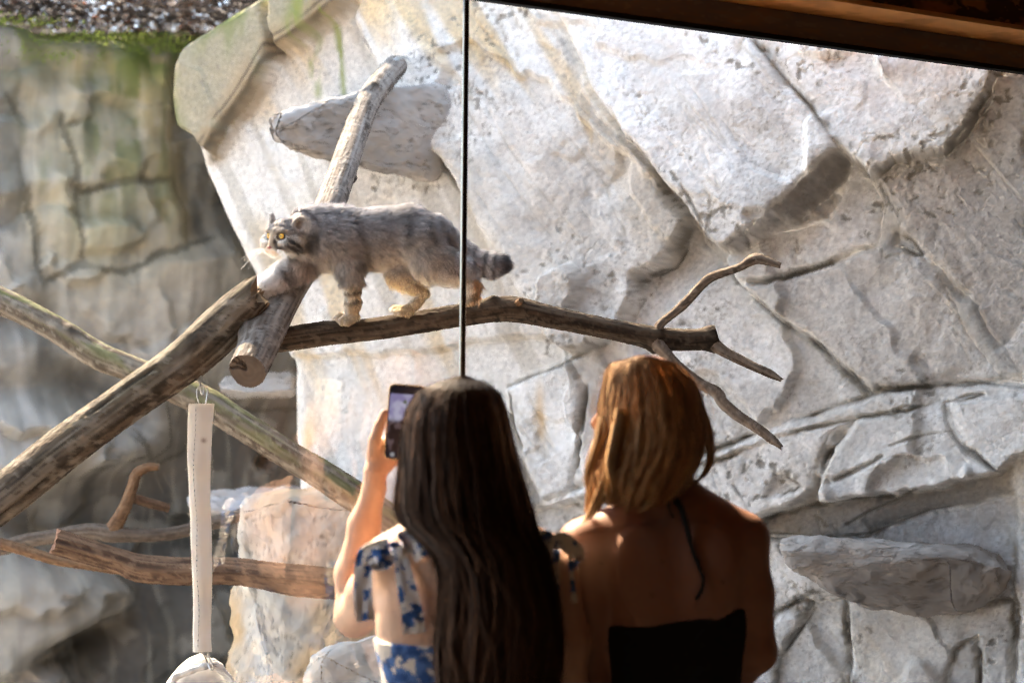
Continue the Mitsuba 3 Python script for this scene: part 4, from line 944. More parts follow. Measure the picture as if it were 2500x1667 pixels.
rng = np.random.default_rng(2); fz = []
for k in range(90):
    i = int(rng.integers(2, 147)); sg = 1 if k % 4 else -1; p = ss[i, :3] + np.array([1, .12, 0]) * ss[i, 3] * sg * .99
    l = rng.uniform(.002, .007); fz.append(tube(np.array([p, p + [sg * l * .7, 0, rng.normal(0, .3) * l], p + [sg * l, 0, rng.normal(0, .8) * l]]), .0003, 4))
k = obj('fray', join(fz), 'canvas_plain', root); lab(k, kind='stuff')
for x in (488, 497, 508): obj('fray', wire([P(x, 1588, d), P(x - 1, 1596, d), P(x - 3, 1604, d)], .0009), 'canvas_plain', root)
lab(root, 'cream canvas strap with a dark stitch line hanging from the thick branch', 'strap')
mat('canvas_plain', (.66, .62, .55), .9, .1)
def sling():
    d = 3.92
    F = Field(P(390, 1810, d) + [-.02, -.1, -.02], P(600, 1590, d) + [.04, .12, .03], .0035)
    def dome(g):
        x = (g[..., 0] - P(488, 1600, d)[0]); z = P(488, 1600, d)[2] - g[..., 2]; y = g[..., 1] - d
        wx = .012 + .085 * np.clip(z / .09, 0, 3) ** .62; wy = .010 + .045 * np.clip(z / .09, 0, 3) ** .6
        q = np.sqrt((x / wx) ** 2 + (y / wy) ** 2)
        return (q - 1) * np.minimum(wx, wy) * .8 + np.where(z < 0, -z, 0)
    F.add(dome, F.lo, F.lo + (F.n - 1) * F.h, .004)
    def fold(l, r): F.chain([(P(a, b, dd), r * rr) for a, b, dd, rr in l], .006)
    fold([(410, 1690, 3.87, 1), (430, 1650, 3.865, 1), (465, 1636, 3.86, 1), (498, 1626, 3.86, .9), (522, 1622, 3.87, .8)], .0085)
    fold([(520, 1612, 3.88, .7), (535, 1628, 3.88, 1), (556, 1655, 3.88, 1), (590, 1705, 3.88, 1)], .0105)
    F.ell(P(535, 1690, 3.84), (.045, .05, .055), .006, cut=True)
    return F.mesh(4)
m = sling(); v = np.array(m.vertices)
c = lerp(np.tile((.80, .78, .74), (len(v), 1)), (.40, .37, .33), sst(.45, .7, fbm(v * 22, 3, seed=6)) * .6)
root = 'canvas_sling'
obj('cloth', m, 'canvas', root, color=c, normals=vnormals(m), uv=np.stack([v[:, 0], v[:, 2] + .4 * v[:, 0]], 1))
d = 3.85
obj('snap_hook', join([wire([P(495, 1590, d), P(500, 1602, d), P(507, 1618, d), P(513, 1632, d - .01), P(519, 1634, d - .01), P(521, 1628, d - .01), P(514, 1612, d - .005), P(508, 1600, d)], .0022), wire([P(508, 1592, d), P(511, 1599, d), P(507, 1604, d), P(503, 1600, d)], .0018)]), 'steel', root)
lab(root, 'folded cream canvas sling hooked under the end of the strap', 'sling')

# ------------------------------------------------------------------ wall bracket and small hanging bits
root = 'wall_bracket'
mat('galvanised', (.42, .45, .46), .5, .4, metallic=.7)
pb = P(990, 150, 5.46)
obj('plate', box((.055, .008, .11), P(1000, 175, 5.5), bevel=.002), 'galvanised', root)
obj('strap', tube(spline(np.array([P(952, 152, 5.34), P(970, 144, 5.33), P(992, 141, 5.40), P(1002, 150, 5.48)]), 20), .007, 8, flat=.25), 'galvanised', root)
lab(root, 'small grey metal bracket fixing the upper end of the log to the wall', 'bracket')
# ------------------------------------------------------------------ the cat: one continuous body under a coat of hairs
CD = 4.06; PX = CD / FPX                                       # its depth; metres per photograph pixel there
def K(px, py, dy=0.0): return P(px, py, CD + dy / 1000.0)
def make_cat():
    F = Field(K(610, 830, -170), K(1275, 478, 170), .0027)
    F.lo[1] = CD - .19; F = Field(F.lo, [K(1275, 478)[0], CD + .16, K(800, 478)[2]], .0027)
    def ch(l, k=.018): F.chain([(K(a, b, c), r * PX) for a, b, c, r in l], k)
    ch([(752, 562, -15, 44), (800, 582, -5, 58), (860, 584, 0, 57), (930, 580, 5, 57), (1000, 572, 5, 56), (1038, 580, 5, 48)], .03)
    ch([(790, 545, 0, 32), (830, 545, 0, 30)], .03)
    ch([(835, 600, -28, 40), (855, 655, -35, 25), (860, 700, -36, 18), (862, 742, -34, 15.5), (856, 768, -32, 15)], .016)
    ch([(760, 610, 10, 40), (735, 645, 0, 28), (706, 666, -20, 24), (676, 688, -48, 19), (655, 702, -70, 17), (642, 708, -86, 16)], .018)
    ch([(1030, 590, -22, 52), (1052, 632, -32, 38), (1095, 648, -32, 27), (1132, 658, -28, 19), (1146, 668, -26, 14)], .022)
    ch([(1146, 668, -26, 13), (1153, 700, -24, 13), (1150, 724, -24, 12), (1136, 738, -30, 10)], .008)
    ch([(1005, 608, 22, 44), (985, 650, 24, 30), (976, 668, 20, 24), (1004, 698, 16, 16), (1036, 716, 12, 11)], .016)
    ch([(1036, 716, 12, 10), (1016, 740, 8, 11), (998, 756, 4, 11.5), (978, 760, 0, 11)], .007)
    ch([(1060, 560, 5, 27), (1100, 592, 8, 21), (1135, 620, 5, 20), (1165, 640, 0, 21), (1200, 648, -5, 22), (1222, 645, -8, 18)], .016)
    # paws: toes side by side
    for a, b, c, r in ((827, 779, -30, 10), (836, 786, -44, 11), (848, 787, -48, 11), (858, 780, -40, 11)): F.cone(K(a + 8, b - 6, c + 4), K(a, b, c), r * PX, r * PX * .95, .004)
    for a, b, c, r in ((962, 757, 4, 9), (968, 763, -8, 9), (978, 764, -14, 9)): F.cone(K(a + 14, b - 2, c + 4), K(a, b, c), r * PX, r * PX, .004)
    for a, b, c, r in ((1130, 738, -34, 8), (1138, 742, -42, 8), (1146, 740, -44, 8)): F.cone(K(a + 6, b - 5, c + 4), K(a, b, c), r * PX, r * PX, .004)
    # head
    hc = K(699, 573, -35)
    f = np.array([-.57, -.82, -.05]); f /= np.linalg.norm(f)
    l = np.array([.82, -.57, -.05]); l -= f * (l @ f); l /= np.linalg.norm(l)
    k = np.cross(f, l); k = k if k[2] > 0 else -k
    R = np.column_stack([f, l, k])
    def h(a, b, c): return hc + R @ (np.array([a, b, c]) / 1000)
    mm = np.array([1, 1, 1]) / 1000
    F.ell(h(0, 0, 0), mm * [42, 49, 36], .012, R)
    for s in (-1, 1):
        F.ell(h(18, 36 * s, -22), mm * [21, 20, 20], .012, R)
        F.ell(h(36, 20 * s, 9), mm * [14, 13, 7], .006, R)         # brow
        F.ell(h(47, 12 * s, -39), mm * [14, 14, 11], .007, R)      # whisker pads
        F.ell(h(40, 25 * s, -24), mm * [12, 14, 11], .008, R)
    F.cone(h(37, 0, 2), h(53, 0, -31), .016, .011, .007)
    F.ell(h(45, 0, -48), mm * [12, 13, 8], .007, R)
    F.cone(h(-10, 0, -6), K(752, 562, -15), .040, .044, .02)
    eyes = [h(35.5, 21.5 * s, -4) for s in (-1, 1)]
    for e, s in zip(eyes, (-1, 1)):
        o = f * .93 + l * s * .36; o /= np.linalg.norm(o); sd = np.cross(k, o); sd /= np.linalg.norm(sd); RE = np.column_stack([o, sd, np.cross(o, sd)])
        F.ell(e, mm * [11.4, 11.4, 11.4], .005)
        F.ell(e + o * .0085 - k * .0004, mm * [7, 10, 7.6], .0012, RE, cut=True)
    ears = []
    for s in (-1, 1):
        c = h(2, 45 * s if s > 0 else -50, 25 if s > 0 else 32)
        fw = f * .62 + l * s * .75; fw /= np.linalg.norm(fw)
        up = k * .85 + l * s * .35 - f * .1; up -= fw * (up @ fw); up /= np.linalg.norm(up)
        sd = np.cross(up, fw); RE = np.column_stack([fw, sd, up])
        F.ell(c, mm * [9, 18, 23], .006, RE)
        F.ell(c + fw * .0085 + up * .001, mm * [8.5, 13, 17], .002, RE, cut=True)
        ears.append((c, fw, up, sd))
    return F.mesh(5), dict(hc=hc, R=R, f=f, l=l, k=k, eyes=eyes, ears=ears, h=h)
cm, HD = make_cat()

def seg2(p, pts):                                              # distance in the animal's side plane to a stripe
    q = np.array([K(*a) for a in pts])[:, [0, 2]]; x = p[:, [0, 2]]
    d = np.full(len(p), 9.0)
    for a, b in zip(q[:-1], q[1:]):
        e = b - a; t = np.clip(((x - a) @ e) / (e @ e + 1e-12), 0, 1)
        d = np.minimum(d, np.linalg.norm(x - a - t[:, None] * e, axis=1))
    return d / PX
def near(p, c, r): return np.exp(-(np.linalg.norm(p - c, axis=1) / r) ** 2)
def cat_coat(p, n):
    """colour, length (m), lie of the hairs, and how upright they stand."""
    X = (p[:, 0] - K(0, 0)[0]) / PX; Z = (K(0, 0)[2] - p[:, 2]) / PX    # pixels in the animal's side plane
    N = len(p)
    col = np.tile(srgb(130, 130, 134), (N, 1))
    flank = sst(560, 640, Z)
    col = lerp(col, srgb(148, 141, 134), sst(540, 610, Z) * .8)
    col = lerp(col, srgb(112, 112, 118), sst(540, 505, Z) * .7)
    col = lerp(col, srgb(205, 194, 178), sst(.35, .9, -n[:, 2]) * sst(600, 650, Z))
    leg = sst(672, 700, Z + np.where(X > 950, -6, 0)) * ((X > 815) & (X < 1170))
    col = lerp(col, srgb(184, 166, 140), leg)
    inner = sst(640, 672, Z) * (X > 940) * (X < 1050)
    col = lerp(col, srgb(200, 176, 142), inner * .8)
    col = lerp(col, srgb(222, 212, 200), sst(.2, .7, -n[:, 0]) * leg * .7)
    heel = (X > 1136) * sst(655, 675, Z) * (Z < 760)
    col = lerp(col, srgb(176, 144, 112), heel * sst(-.3, .4, n[:, 0]))
    tail = (X > 1112) * (Z < 668 - np.clip(1150 - X, 0, 60) * .6)
    col = lerp(col, srgb(158, 157, 160), tail)
    # chest and the forward leg
    ch = sst(805, 760, X) * sst(610, 640, Z)
    col = lerp(col, srgb(150, 138, 130), ch)
    col = lerp(col, srgb(242, 240, 238), sst(764, 690, X + (Z - 650) * .25 + 30 * (fbm(p * 40, 2, seed=15) - .5)) * sst(614, 650, Z))
    def dark(m, c=(38, 34, 34)):
        nonlocal col
        col = lerp(col, srgb(*c), np.clip(m, 0, 1))
    wob = 3 * (fbm(p * 60, 2, seed=5) - .5)
    for pts, w, a in (
        ([(862, 530), (878, 570), (892, 610), (896, 650)], 9, .55), ([(940, 505), (950, 540), (946, 580)], 10, .22), ([(992, 505), (1000, 550), (998, 600)], 10, .5),
        ([(1030, 512), (1046, 556), (1052, 600)], 8, .5), ([(1066, 545), (1088, 590), (1098, 622)], 7, .55), ([(970, 505), (976, 550)], 7, .3),
        ([(836, 694), (862, 700), (886, 696)], 4, .6), ([(838, 712), (862, 718), (886, 710)], 4.5, .8), ([(842, 738), (862, 742), (884, 734)], 4, .7),
        ([(760, 640), (775, 655), (800, 668)], 14, .5), ([(808, 640), (840, 670), (850, 690)], 9, .5), ([(880, 640), (893, 665)], 9, .5),
        ([(684, 652), (700, 662), (712, 690)], 6, .75), ([(712, 655), (722, 680)], 10, .5), ([(1038, 655), (1045, 672)], 4, .55), ([(1056, 664), (1060, 674)], 4, .5), ([(1080, 668), (1084, 680)], 4, .5), ([(1020, 640), (1026, 660)], 4, .5),
        ([(1010, 690), (1030, 708)], 4, .35)):
        dark(min(.95, 1.1 * a) * np.exp(-((seg2(p, pts) + wob) / w) ** 2))
    for pts, w in (([(1128, 590), (1118, 640)], 3.5), ([(1152, 605), (1146, 665)], 4), ([(1182, 615), (1172, 680)], 5), ([(1205, 618), (1198, 680)], 5)):
        dark(.82 * tail * np.exp(-((seg2(p, pts) + wob) / w) ** 2), (30, 29, 36))
    dark(.85 * tail * sst(1212, 1226, X), (32, 31, 40))
    # length and lie
    ln = np.full(N, .025); up = np.full(N, .52)
    flow = np.tile(np.array([.85, -.05, -.35]), (N, 1))
    belly = sst(.3, .8, -n[:, 2]); ln = ln + .012 * belly * sst(600, 640, Z) * (Z < 675)
    flow = lerp(flow, np.array([.35, 0, -1.0]), sst(600, 650, Z))
    ln = np.where(leg > .5, .011, ln); flow = lerp(flow, np.array([.1, 0, -1.0]), leg)
    paw = ((Z > 768) & (X < 900)) | ((Z > 748) & (X > 950) & (X < 1000)) | ((Z > 730) & (X > 1120))
    ln = np.where(paw, .0035, ln)
    ln = np.where(tail > 0, .021, ln); flow = lerp(flow, np.array([.9, 0, -.35]), tail)
    fl = (X < 760) * sst(625, 640, Z)
    ln = np.where(fl > .5, .027, ln); flow = lerp(flow, np.array([-.5, -.1, -.75]), fl)
    # head
    q = (p - HD['hc']) @ HD['R'] * 1000                          # millimetres: forward, sideways, up
    a, b, c = q.T
    r = np.linalg.norm(q / np.array([1, 1, .9]), axis=1)
    hd = sst(-34, -12, a) * (r < 95) * sst(-68, -50, c)
    hcol = np.tile(srgb(140, 134, 130), (N, 1))
    hcol = lerp(hcol, srgb(128, 122, 122), sst(8, 26, c))
    hcol = lerp(hcol, srgb(190, 172, 150), sst(30, 50, a) * sst(24, -6, c))
    hcol = lerp(hcol, srgb(236, 228, 216), sst(-30, -42, c + .10 * np.abs(b)))
    hcol = lerp(hcol, srgb(198, 190, 180), sst(22, 32, np.abs(b)) * sst(2, -8, c) * sst(-22, -8, a))
    hcol = lerp(hcol, srgb(236, 230, 222), np.exp(-((np.abs(b) - 24) / 11) ** 2 - ((c + 17) / 5) ** 2) * (a > 20))
    hcol = lerp(hcol, srgb(215, 210, 205), (b < -30) * sst(-5, 15, a) * .5)
    hcol = lerp(hcol, srgb(214, 166, 112), .7 * np.exp(-((np.abs(b) - 10) / 8) ** 2 - ((c + 45) / 4.5) ** 2) * (a > 38))
    old = col; col = hcol
    qn = q / np.maximum(np.linalg.norm(q, axis=1, keepdims=True), 1e-6) * 50
    def hs(pts, w, amt=.9, both=True):
        d = np.full(N, 99.0)
        for s in ((1, -1) if both else (1,)):
            g = np.array(pts, float) * np.array([1, s, 1])
            g = g + np.array([0, 0, .001]); g = g / np.linalg.norm(g, axis=1, keepdims=True) * 50
            for u, v in zip(g[:-1], g[1:]):
                e = v - u; t = np.clip(((qn - u) @ e) / (e @ e), 0, 1)
                d = np.minimum(d, np.linalg.norm(qn - u - t[:, None] * e, axis=1))
        dark(amt * np.exp(-((d + wob * .4) / w) ** 2), (24, 22, 23))
    hs([(40, 33, -8), (26, 44, -16), (8, 52, -25)], 5.2, 1.0)
    hs([(38, 36, -22), (26, 45, -29), (16, 50, -34)], 4.6, 1.0)
    hs([(-10, 54, -4), (-14, 54, -24)], 8, .85)
    hs([(52, 11, -14), (50, 14, -26), (46, 22, -32), (42, 30, -29)], 3.2, .75)
    hs([(48, 12, -6), (51, 10, -18)], 2.6, .85)
    hs([(50, 5, 8), (47, 7, 20)], 2.2, .6); hs([(46, 14, 12), (40, 16, 24)], 2.2, .6); hs([(42, 26, 12), (36, 30, 20)], 2.2, .6)
    sp = sst(.55, .63, fbm(q / 1000 * 170, 2, seed=77)) * sst(14, 22, c) * (np.abs(b) < 40) * (a > -10)
    dark(.9 * sp, (30, 30, 34))
    for e in HD['eyes']:                                         # dark rims with a pale ring outside
        d = np.linalg.norm(p - e - HD['f'] * .008, axis=1) * 1000
        col = lerp(col, srgb(232, 224, 212), .9 * np.exp(-((d - 14.0) / 2.6) ** 2) * sst(2, -3, c))
        dark(.95 * np.exp(-((d - 9.6) / 2.2) ** 2), (20, 17, 16))
    earm = np.zeros(N)
    for (ec, fw, eu, sd), s in zip(HD['ears'], (-1, 1)):
        w = (p - ec); ine = (np.linalg.norm(w, axis=1) < .032) & (w @ eu > -.012) & (np.abs(b) > 26)
        front = (w @ fw > -.001)
        col = np.where(ine[:, None], lerp(np.tile(srgb(146, 139, 133), (N, 1)), srgb(188, 178, 168), .5 * front), col)
        deep = ine & (n @ fw > .3) & (((w @ sd) / .008) ** 2 + ((w @ eu + .001) / .011) ** 2 < 1)
        col = np.where(deep[:, None], srgb(122, 110, 102)[None], col)
        earm = np.maximum(earm, ine)
    hcol = col; col = old
    col = lerp(col, hcol, hd)
    face = sst(10, 30, a) * hd
    ln = np.where(hd > .5, .009, ln)
    ln = np.where((hd > .5) & (np.abs(b) > 30) & (c < 2), .014, ln)
    ln = np.where((hd > .5) & (np.abs(b) > 22) & (c < -26), .027, ln)
    ln = np.where((hd > .5) & (b < -34) & (c < 20), .017, ln)
    ln = np.where((hd > .5) & (a > 34) & (np.abs(b) < 30), .0045, ln)
    ln = np.where((hd > .5) & (a > 50), .0022, ln)
    ln = np.where(earm > 0, .0055, ln)
    away = q / np.maximum(np.linalg.norm(q, axis=1, keepdims=True), 1e-9) - np.array([1.0, 0, 0]) * .9
    away[:, 2] -= .25 * (c < -5)
    flow = np.where((hd > .5)[:, None], away @ HD['R'].T, flow)
    ee = np.min([np.linalg.norm(p - e - HD['f'] * .003, axis=1) for e in HD['eyes']], axis=0)
    ln = np.where(ee < .0125, .0012, ln)
    nose = np.exp(-(((a - 62) / 5) ** 2 + (b / 6) ** 2 + ((c + 33) / 4.5) ** 2))
    ln = np.where(nose > .4, 0, ln)
    col = lerp(col, srgb(150, 92, 84), sst(.35, .6, nose))
    up = np.where(hd > .5, .42, up); up = np.where(leg > .5, .35, up)
    return col, ln, flow, up
cp, cn = np.array(cm.vertices), vnormals(cm)
cc, _, _, _ = cat_coat(cp, cn)
mat('cat_skin', rough=.85, spec=.1)
root = 'wild_cat'
obj('body', cm, 'cat_skin', root, color=np.clip(cc * .8, .004, .9), normals=cn)
lab(root, 'stocky grey wild cat with yellow eyes and ringed tail walking along the long branch', 'cat')

def fur(count, seed):
    rng = np.random.default_rng(seed)
    tri = cm.triangles; ar = cm.area_faces
    fi = rng.choice(len(ar), count, p=ar / ar.sum())
    u, v = rng.random(count), rng.random(count); s = u + v > 1; u[s], v[s] = 1 - u[s], 1 - v[s]
    w = np.stack([1 - u - v, u, v], 1)
    p = (tri[fi] * w[..., None]).sum(1); n = (cn[np.array(cm.faces)[fi]] * w[..., None]).sum(1)
    n /= np.linalg.norm(n, axis=1, keepdims=True) + 1e-9
    col, ln, flow, up = cat_coat(p, n)
    ok = ln > .001; p, n, col, ln, flow, up = p[ok], n[ok], col[ok], ln[ok], flow[ok], up[ok]; N = len(p)
    flow = flow - n * (flow * n).sum(1, keepdims=True); flow /= np.linalg.norm(flow, axis=1, keepdims=True) + 1e-6
    cl = np.stack([fbm(p * 90 + 5 * i, 2, seed=90 + i) - .5 for i in range(3)], 1)          # neighbouring hairs lean together
    d = flow * (1 - up)[:, None] + n * up[:, None] + cl * .55 + rng.normal(0, .10, (N, 3))
    d /= np.linalg.norm(d, axis=1, keepdims=True)
    L_ = ln * rng.uniform(.55, 1.15, N) * (1 + .5 * cl[:, 0])
    side = np.cross(d, n + rng.normal(0, .5, (N, 3))); side /= np.linalg.norm(side, axis=1, keepdims=True) + 1e-9
    wd = rng.uniform(.00035, .0006, N) * np.where(ln < .006, .8, 1.0)
    p0 = p - n * .001
    p1 = p0 + d * (L_ * .55)[:, None]
    d2 = d * .85 + flow * .35 + np.array([0, 0, -.12]); d2 /= np.linalg.norm(d2, axis=1, keepdims=True)
    p2 = p1 + d2 * (L_ * .45)[:, None]
    sw = side * wd[:, None]
    V = np.stack([p0 - sw, p0 + sw, p1 + sw * .8, p1 - sw * .8, p2], 1).reshape(-1, 3)
    i = np.arange(N)[:, None] * 5
    Fc = np.vstack([i + np.array([[0, 1, 2]]), i + np.array([[0, 2, 3]]), i + np.array([[3, 2, 4]])])
    bright = rng.uniform(.75, 1.25, N) * (1 + 1.3 * (fbm(p * 190, 2, seed=99) - .5))
    black = rng.random(N) < .12; bright = np.where(black, bright * .4, bright)
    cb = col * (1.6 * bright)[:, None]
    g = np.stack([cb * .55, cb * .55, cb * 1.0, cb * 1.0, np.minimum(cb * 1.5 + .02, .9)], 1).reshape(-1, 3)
    nv = n * .8 + d * .15 + rng.normal(0, .16, (N, 3)); nv /= np.linalg.norm(nv, axis=1, keepdims=True)
    return V, Fc, np.clip(g, .003, .92), np.repeat(nv, 5, 0)
v, f_, c, nv = fur(150000, 12)
mat('fur', rough=.6, spec=.25)
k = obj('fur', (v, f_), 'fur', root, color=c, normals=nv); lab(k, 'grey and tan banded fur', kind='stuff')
scene['eye_shine'] = {'type': 'principled', 'base_color': VC, 'roughness': .15, 'specular': .6, 'clearcoat': 1.0, 'clearcoat_gloss': .95}
for e in HD['eyes']:
    s = trimesh.creation.icosphere(4, .0092); vv = np.array(s.vertices)
    gz = np.array([-.46, -.885, .02]); gz /= np.linalg.norm(gz)
    an = np.degrees(np.arccos(np.clip(vv @ gz / .0092, -1, 1)))
    c = np.tile((.92, .58, .07), (len(vv), 1))
    c = lerp(c, (.62, .30, .03), sst(22, 40, an) * .6)
    c = lerp(c, (.01, .01, .01), np.maximum(sst(15, 12, an), sst(50, 56, an)))
    s.apply_translation(e)
    obj('eye', s, 'eye_shine', root, smooth=True, color=c)
mat('nose_skin', srgb(150, 92, 84), .45, .4)
h = HD['h']
nf = Field(h(50, -14, -40), h(50, -14, -40), .001); lo = h(60, 0, -34) - .014
nf = Field(lo, lo + .028, .0009)
nf.ell(h(61.0, 0, -32.5), np.array([5.2, 7.6, 4.4]) / 1000, .003, HD['R']); nf.cone(h(61.5, 0, -33), h(59.5, 0, -40), .003, .0015, .003)
obj('nose', nf.mesh(3), 'nose_skin', root, smooth=True)
mat('whisker', (.85, .84, .82), .5, .3)
rng = np.random.default_rng(8)
for k_ in range(16):
    s = 1 if k_ % 2 else -1
    o = h(54, 14 * s, -37 - rng.uniform(0, 6)); ang = rng.uniform(-.3, .9)
    d1 = HD['f'] * .30 + HD['l'] * s * 1.0 - HD['k'] * (.2 + .5 * ang)
    d1 /= np.linalg.norm(d1); L_ = rng.uniform(.055, .085)
    pts = spline(np.array([o, o + d1 * L_ * .5 + HD['k'] * .002, o + d1 * L_ + np.array([0, 0, -.018])]), 14)
    obj('whisker', tube(pts, np.linspace(.0006, .00018, 14), 5), 'whisker', root)
# ------------------------------------------------------------------ the two women watching
def skin_col(v, base, red, seed):
    c = lerp(np.tile(base, (len(v), 1)), red, .35 * sst(.4, .65, fbm(v * 9, 3, seed=seed)))
    return c * (.94 + .12 * fbm(v * 70, 2, seed=seed + 1))[:, None]

def head_into(F, hc, f, size=1.0):
    """A head with face and ears: hc its centre, f the way it looks."""
    f = f / np.linalg.norm(f); k = np.array([0, 0, 1.0]); k = k - f * (k @ f); k /= np.linalg.norm(k); l = np.cross(k, f)
    R = np.column_stack([f, l, k]); m = size
    def h(a, b, c): return hc + R @ (np.array([a, b, c]) * m)
    F.ell(h(-.005, 0, .03), np.array([.098, .076, .092]) * m, .02, R)
    F.ell(h(.022, 0, -.045), np.array([.068, .060, .068]) * m, .025, R)
    F.ell(h(.052, 0, -.098), np.array([.028, .026, .018]) * m, .02, R)      # chin
    for s in (-1, 1):
        F.ell(h(.060, .038 * s, -.035), np.array([.022, .022, .022]) * m, .02, R)
        F.ell(h(.086, .032 * s, .006), np.array([.016, .016, .011]) * m, .006, R, cut=True)
        F.ell(h(.074, .031 * s, .006), np.array([.013, .013, .012]) * m, .004, R)
        F.ell(h(-.008, .076 * s, -.012), np.array([.017, .007, .030]) * m, .005, R)
    F.cone(h(.088, 0, .012), h(.112, 0, -.034), .007 * m, .012 * m, .010)
    F.ell(h(.090, 0, -.062), np.array([.012, .024, .007]) * m, .006, R)
    F.ell(h(.088, 0, -.074), np.array([.012, .020, .007]) * m, .006, R)
    return h

def ribbon(pts, w, mat_, root, name='ribbon', th=.0018, wdir=None, wave=.0, seed=0):
    """A flat strip of cloth along pts (n x 3), w metres wide (or per point), with a real thickness."""
    n = 40; c = spline(np.array(pts, float), n); ww = np.interp(np.linspace(0, 1, n), np.linspace(0, 1, len(np.atleast_1d(w))), np.atleast_1d(w)) if np.ndim(w) else np.full(n, w)
    t = np.gradient(c, axis=0); t /= np.linalg.norm(t, axis=1, keepdims=True)
    wd = np.array([1, 0, 0.0]) if wdir is None else np.asarray(wdir, float)
    wd = np.broadcast_to(wd, t.shape); wd = wd - t * (wd * t).sum(1, keepdims=True); wd /= np.linalg.norm(wd, axis=1, keepdims=True)
    nn = np.cross(wd, t); m = 9; q = np.linspace(-1, 1, m)
    z = np.linspace(0, 1, n)
    pf = wave * (np.sin(q[None] * 4 + z[:, None] * 9 + seed) + .6 * np.sin(q[None] * 7 - z[:, None] * 5 + seed))
    top = c[:, None] + wd[:, None] * (q[None, :, None] * ww[:, None, None] / 2) + nn[:, None] * (pf + th / 2)[..., None]
    bot = top - nn[:, None] * th
    v = np.concatenate([top, bot[:, ::-1]], 1); M = 2 * m
    i, j = np.meshgrid(np.arange(n - 1), np.arange(M), indexing='ij'); a0, a1 = (i * M + j).ravel(), (i * M + (j + 1) % M).ravel()
    f = [np.stack([a0, a1, a1 + M], 1), np.stack([a0, a1 + M, a0 + M], 1)]
    for base, fl in ((0, 1), ((n - 1) * M, -1)):
        for j in range(m - 1):
            a, b, cc, d = base + j, base + j + 1, base + M - 2 - j, base + M - 1 - j
            f.append(np.array([[a, b, cc], [a, cc, d]])[:, ::-fl])
    return obj(name, trimesh.Trimesh(v.reshape(-1, 3), np.vstack(f), process=False), mat_, root, smooth=40)

